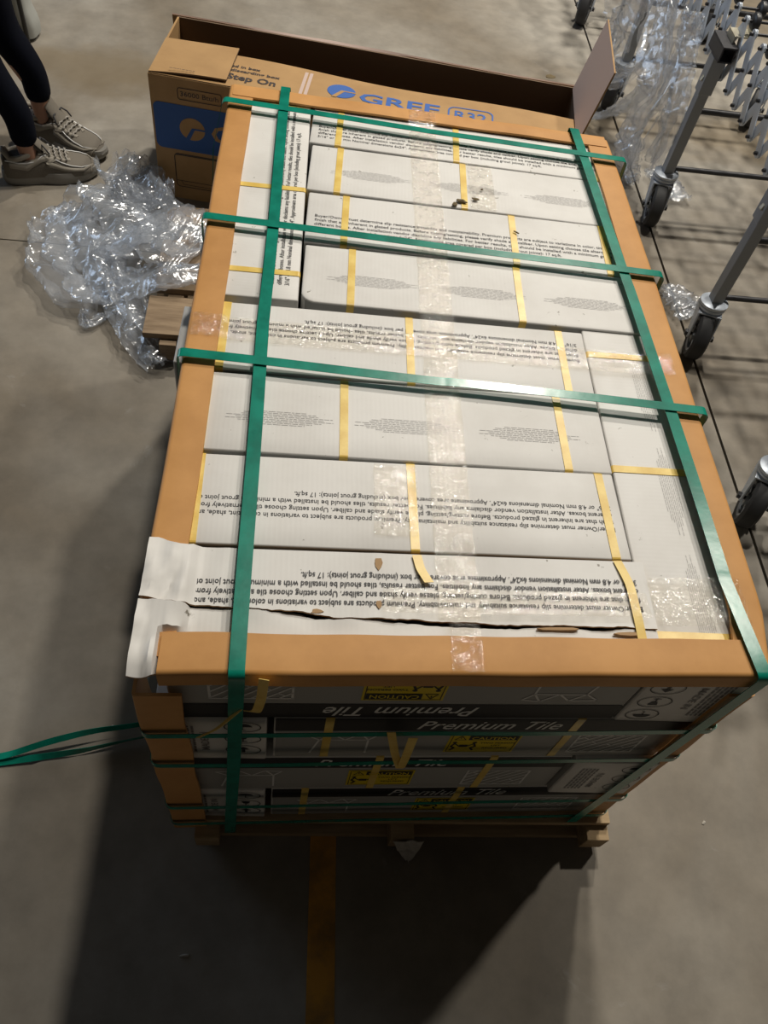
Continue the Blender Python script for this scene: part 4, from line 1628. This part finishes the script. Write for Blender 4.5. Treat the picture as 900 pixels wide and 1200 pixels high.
mb.lathe([(0.0, -0.032), (0.0075, -0.032), (0.0075, -0.026), (0.004, -0.026), (0.004, 0.026), (0.0075, 0.026), (0.0075, 0.032), (0.0, 0.032)], 8, 0, 'x')
CAS['bolt'] = mb.mesh('axle_bolt', 'dark_tube')

mb = MB()
mb.box((-0.0175, -0.0175, 0.180), (0.0175, 0.0175, 0.56))
LEG = mb.mesh('leg', 'grey_tube', bevel=0.003)
mb = MB()      # outer sleeve, open channel look
mb.box((-0.022, -0.022, 0.46), (0.022, 0.022, 0.575))
SLEEVE = mb.mesh('leg_sleeve', 'grey_tube', bevel=0.003)
mb = MB()
mb.box((-0.004, -0.006, -0.008), (0.004, 0.006, 0.008))
CLIP = mb.mesh('leg_clip', 'bracket', bevel=0.002)
mb = MB()      # socket: short rectangular tube, open at both ends
o_, i_ = 0.023, 0.018
for (a0, a1, c0, c1) in ((-o_, o_, i_, o_), (-o_, o_, -o_, -i_), (-o_, -i_, -i_, i_), (i_, o_, -i_, i_)):
    mb.box((a0, -0.055, c0), (a1, 0.055, c1))
SOCK = mb.mesh('socket_tube', 'dark_tube', bevel=0.001)
mb = MB()
mb.box((-0.012, -0.030, 0.0), (0.050, 0.030, 0.004))
mb.box((0.046, -0.030, 0.0), (0.050, 0.030, 0.035))
mb.box((-0.012, -0.030, -0.022), (-0.008, 0.030, 0.004))
BRK = mb.mesh('bracket', 'bracket', bevel=0.001)

for y, rz in ((0.86, 0.5), (1.49, 0.32), (2.15, 0.25), (2.90, 0.5), (3.63, 0.4)):
    for xl, side in ((1.412, 0), (2.018, 1)):
        lg = link('leg', LEG, conv, (xl - cx_, y - cy_, 0))
        link('leg_sleeve', SLEEVE, lg)
        link('leg_clip', CLIP, lg, (-0.023, -0.004, 0.505), (0, 0.3, 0))
        link('socket_tube', SOCK, lg, (0, 0.0, 0.60))
        link('bracket', BRK, lg, (0.022 if side == 0 else -0.022, 0.005, 0.640), (0, 0, 0 if side == 0 else PI))
        caster_parts(conv, (xl - cx_, y - cy_, 0.1528), -rz)
    for z, r in ((0.195, 0.009), (0.40, 0.010)):
        mb = MB()
        mb.lathe([(r, 1.412 - cx_), (r, 2.018 - cx_)], 10, 0, 'x', (0, 0, 0))
        link('cross_tube', mb.mesh('cross_tube', 'dark_tube', smooth=True, sharp=40), conv, (0, y - cy_, z))

# ------------------------------------------------------------------ person: lower body seen at the upper left
def skin_mesh(name, verts, edges, radii, root, key, parent=None, sub=2):
    me = bpy.data.meshes.new(name)
    me.from_pydata([Vector(v) for v in verts], edges, [])
    o = bpy.data.objects.new(name, me)
    C.objects.link(o)
    o.parent = parent
    md = o.modifiers.new('skin', 'SKIN')
    md.use_smooth_shade = True
    for k, r in enumerate(radii):
        sv = me.skin_vertices[0].data[k]
        sv.radius = r if isinstance(r, tuple) else (r, r)
        sv.use_root = (k == root)
    sb = o.modifiers.new('sub', 'SUBSURF')
    sb.levels = sub
    sb.render_levels = sub
    me.materials.append(M[key])
    dg = bpy.context.evaluated_depsgraph_get()
    m2 = bpy.data.meshes.new_from_object(o.evaluated_get(dg))
    o.modifiers.clear()
    o.data = m2
    if not m2.materials:
        m2.materials.append(M[key])
    m2.polygons.foreach_set('use_smooth', [True] * len(m2.polygons))
    return o


PX, PY = -0.76, 2.13
# near leg = n, far leg = f ; coordinates relative to (PX, PY, 0)
nA, fA = (-0.705 - PX, 2.032 - PY), (-0.700 - PX, 2.242 - PY)
V = [(-0.06, 0.01, 0.93), (-0.06, 0.01, 1.10),
     (-0.055, -0.085, 0.86), (-0.030, -0.085, 0.50), (-0.020, -0.090, 0.36), (nA[0] - 0.006, nA[1] + 0.002, 0.20), (nA[0], nA[1], 0.075), (nA[0] + 0.02, nA[1] + .006, 0.055),
     (-0.055, 0.105, 0.86), (-0.020, 0.105, 0.50), (-0.010, 0.108, 0.36), (fA[0] - 0.004, fA[1] - 0.001, 0.20), (fA[0], fA[1], 0.075), (fA[0] + 0.02, fA[1] - .008, 0.055)]
E_ = [(0, 1), (0, 2), (2, 3), (3, 4), (4, 5), (5, 6), (6, 7), (0, 8), (8, 9), (9, 10), (10, 11), (11, 12), (12, 13)]
Rb = [0.12, 0.115, 0.082, 0.052, 0.051, 0.035, 0.031, 0.028, 0.082, 0.052, 0.051, 0.035, 0.031, 0.028]
person = skin_mesh('person', V, E_, Rb, 0, 'skin')
person.location = (PX, PY, 0)
tag(person, 'standing person in dark leggings and taupe sneakers, seen from the knees down', 'person')
Vl = [v for k, v in enumerate(V) if k not in (6, 7, 12, 13)]
Vl = V[:5] + [(nA[0] - 0.004, nA[1] + 0.002, 0.22), (nA[0] - 0.002, nA[1] + .001, 0.112)] + V[8:11] + [(fA[0] - 0.004, fA[1], 0.24), (fA[0] - 0.002, fA[1], 0.140)]
El = [(0, 1), (0, 2), (2, 3), (3, 4), (4, 5), (5, 6), (0, 7), (7, 8), (8, 9), (9, 10), (10, 11)]
Rl = [0.126, 0.12, 0.088, 0.060, 0.058, 0.046, 0.042, 0.088, 0.060, 0.058, 0.046, 0.042]
lg = skin_mesh('leggings', Vl, El, Rl, 0, 'leggings', person)
tag(lg, 'navy black leggings ending above bare ankles')


# ---- sneakers
SEC = [(0.000, 0.020, 0.070), (0.010, 0.029, 0.078), (0.035, 0.035, 0.082), (0.070, 0.037, 0.080), (0.100, 0.038, 0.084), (0.120, 0.040, 0.085), (0.150, 0.043, 0.074), (0.180, 0.047, 0.062),
       (0.210, 0.049, 0.053), (0.235, 0.047, 0.047), (0.258, 0.040, 0.041), (0.274, 0.027, 0.034), (0.282, 0.010, 0.028)]


def sec(x):
    for k in range(len(SEC) - 1):
        if SEC[k][0] <= x <= SEC[k + 1][0]:
            f = (x - SEC[k][0]) / (SEC[k + 1][0] - SEC[k][0])
            f = f * f * (3 - 2 * f) * 0.5 + f * 0.5
            return (SEC[k][1] + (SEC[k + 1][1] - SEC[k][1]) * f, SEC[k][2] + (SEC[k + 1][2] - SEC[k][2]) * f)
    return SEC[-1][1:]


def upper(x, th, off=0.0):
    """th from 0 (right side, at sole) over the top (pi/2) to pi"""
    wd, h = sec(x)
    base = 0.022
    c, s = math.cos(th), math.sin(th)
    e = 0.75
    yy = (wd + off) * math.copysign(abs(c) ** e, c)
    zz = base + (h - base + off) * abs(s) ** e
    return Vector((x, yy, zz))


def make_shoe(parent, loc, rz, side):
    sh = empty('shoe', loc, rz)
    sh.parent = parent
    sh.scale = (1.0, 1.10, 1.22)
    mb = MB()
    xs = [0.0 + 0.282 * k / 40 for k in range(41)]
    rows = []
    for x in xs:
        r = [upper(x, PI * k / 16) for k in range(17)]
        # open collar between x = .015 and .10
        if 0.012 < x < 0.104:
            for k in range(17):
                if 5 <= k <= 11:
                    r[k].z = min(r[k].z, 0.062)
                    r[k].y *= 0.82
        rows.append(r)
    mb.grid(rows)
    up = link('upper', mb.mesh('upper', 'shoe', smooth=True), sh)
    # collar roll + lining
    mb = MB()
    pts = []
    for k in range(25):
        a = 2 * PI * k / 24
        x = 0.057 + 0.048 * math.cos(a)
        y = 0.027 * math.sin(a)
        z = 0.080 + 0.012 * (x - 0.03) / 0.07 - 0.010 * abs(math.sin(a)) + (0.012 if x < 0.02 else 0)
        pts.append((x, y, z))
    mb.tube(pts, 0.0075, 8, 0, False)
    link('collar', mb.mesh('collar', 'shoe_panel', smooth=True), sh)
    mb = MB()
    flat(mb, ngon(circ(0.057, 0, 0.046, 0.026, 20)), lambda a, c: (a, c, 0.0745))
    link('lining', mb.mesh('lining', 'shoe_dark'), sh)
    # tongue
    mb = MB()
    rows = []
    for k in range(7):
        t = k / 6
        x = 0.150 - 0.048 * t
        z = 0.075 + 0.046 * t ** 1.2
        rows.append([(x + 0.006 * math.cos(PI * j / 8) ** 2 * -1, 0.026 * (1 - 0.15 * t) * math.cos(PI * j / 8), z + 0.007 * math.sin(PI * j / 8)) for j in range(9)])
    mb.grid(rows)
    rows2 = [[(p[0] - 0.010, p[1] * 0.9, p[2] - 0.004) for p in r] for r in rows]
    mb.grid(rows2)
    mb.grid([rows[-1], rows2[-1]])
    link('tongue', mb.mesh('tongue', 'shoe', smooth=True), sh)
    # sole
    mb = MB()
    outl = []
    nn = 48
    for k in range(nn):
        a = 2 * PI * k / nn
        cx = 0.142 - 0.150 * math.cos(a)
        t = (cx + 0.008) / 0.30
        wd = 0.039 + 0.012 * math.sin(PI * min(1, max(0, (t - 0.35) / 0.65))) - 0.004 * math.exp(-((t - 0.42) / 0.1) ** 2)
        y = wd * math.copysign(abs(math.sin(a)) ** 0.62, math.sin(a))
        outl.append((cx, y, t))
    rings = []
    for (sc, z) in ((0.96, 0.0), (1.0, 0.004), (1.04, 0.014), (1.02, 0.024), (0.98, 0.032)):
        rings.append([(0.142 + (p[0] - 0.142) * (1 + (sc - 1) * .5), p[1] * sc, z + (0.012 * max(0, (p[2] - 0.8) / 0.2) ** 2 if z < .02 else 0) + (0.006 * max(0, 0.25 - p[2]) / .25 if z > .02 else 0) + 0.0015 * math.sin(p[2] * 60) * (1 if z == .024 else 0)) for p in outl])
    idx = mb.grid(rings, 0, True)
    mb.face(idx[0][::-1]); mb.face(idx[-1])
    link('sole', mb.mesh('sole', 'shoe_sole', smooth=True, sharp=50), sh)
    # overlay panels along the sides and round the toe
    def patch(name, key, path, wd0, off=0.0035):
        mbp = MB()
        rows = []
        for k in range(len(path) * 6 - 5):
            i = min(k // 6, len(path) - 2)
            f = (k - i * 6) / 6
            x = path[i][0] * (1 - f) + path[i + 1][0] * f
            th = path[i][1] * (1 - f) + path[i + 1][1] * f
            wdd = wd0
            rows.append([upper(min(max(x, 0.001), 0.281), th + wdd * (j / 3 - 0.5), off if j in (1, 2) else off * .5) for j in range(4)])
        mbp.grid(rows)
        return link(name, mbp.mesh(name, key, smooth=True), sh)
    for sg in (0, 1):
        q = (lambda a: a) if sg == 0 else (lambda a: PI - a)
        patch('side_panel', 'shoe_panel', [(0.02, q(0.55)), (0.07, q(0.40)), (0.12, q(0.75)), (0.16, q(1.0)), (0.13, q(0.55)), (0.19, q(0.45)), (0.24, q(0.5)), (0.272, q(1.1))], 0.30)
        patch('side_stripe', 'shoe_edge', [(0.010, q(0.85)), (0.05, q(0.62)), (0.10, q(0.62)), (0.135, q(1.08))], 0.10, 0.0034)
        patch('side_stripe', 'shoe_edge', [(0.15, q(0.98)), (0.19, q(0.80)), (0.235, q(0.75)), (0.262, q(0.95))], 0.10, 0.0034)
        patch('lace_stay', 'shoe_panel', [(0.112, q(1.12)), (0.15, q(1.10)), (0.185, q(1.15)), (0.205, q(1.35))], 0.22, 0.003)
    patch('toe_cap', 'shoe_panel', [(0.262, 0.2), (0.268, 0.9), (0.270, PI / 2), (0.268, PI - 0.9), (0.262, PI - 0.2)], 0.35)
    # laces
    for k in range(5):
        x = 0.128 + 0.016 * k
        mbp = MB()
        pp = [upper(x + 0.004 * (j % 2), PI / 2 + (j / 8 - 0.5) * 1.0, 0.006) for j in range(9)]
        mbp.tube(pp, 0.0026, 6)
        link('lace', mbp.mesh('lace', 'lace', smooth=True), sh)
    mbp = MB()
    mbp.tube([(0.125, 0.0, 0.094), (0.128, 0.022, 0.100), (0.138, 0.034, 0.088), (0.150, 0.036, 0.074)], 0.0024, 6)
    mbp.tube([(0.125, 0.0, 0.094), (0.132, -0.024, 0.100), (0.146, -0.036, 0.084)], 0.0024, 6)
    link('lace_bow', mbp.mesh('lace_bow', 'shoe_dark', smooth=True), sh)
    tag(sh, 'taupe running shoe with pale trim')
    return sh


make_shoe(person, (-0.786 - PX, 2.008 - PY, 0), math.atan2(0.087, 0.263), 0)
make_shoe(person, (-0.770 - PX, 2.276 - PY, 0), math.atan2(-0.098, 0.253), 1)

# ------------------------------------------------------------------ grey bag behind the person
bag = empty('bag', (-0.97, 2.93, 0), -0.15)
tag(bag, 'light grey bag with black piping behind the dark leggings', 'bag')
mb = MB()
rows = []
for k in range(13):
    t = k / 12
    z = 0.015 + 0.36 * t
    wx = 0.105 * (1 - 0.25 * t) * (0.86 + 0.14 * math.sin(PI * min(1, t * 3 + .2)))
    wy = 0.055 * (1 - 0.55 * t)
    rows.append([(wx * math.copysign(abs(math.cos(a)) ** 0.5, math.cos(a)), wy * math.copysign(abs(math.sin(a)) ** 0.5, math.sin(a)), z + 0.01 * math.sin(3 * a) * t) for a in [2 * PI * j / 28 for j in range(28)]])
idx = mb.grid(rows, 0, True)
mb.face(idx[0][::-1]); mb.face(idx[-1])
link('bag_body', mb.mesh('bag_body', 'bag', smooth=True, sharp=50), bag)
for sx in (-1, 1):
    mb = MB()
    mb.tube([(sx * 0.074, -0.050, 0.0), (sx * 0.078, -0.058, 0.02), (sx * 0.075, -0.054, 0.12), (sx * 0.068, -0.044, 0.24), (sx * 0.060, -0.030, 0.36)], 0.008, 6)
    link('piping', mb.mesh('piping', 'black', smooth=True), bag)
mb = MB()
mb.tube([(-0.05, 0, 0.36), (-0.045, 0, 0.46), (0, 0, 0.50), (0.045, 0, 0.46), (0.05, 0, 0.36)], 0.009, 8)
link('handle', mb.mesh('handle', 'black', smooth=True), bag)
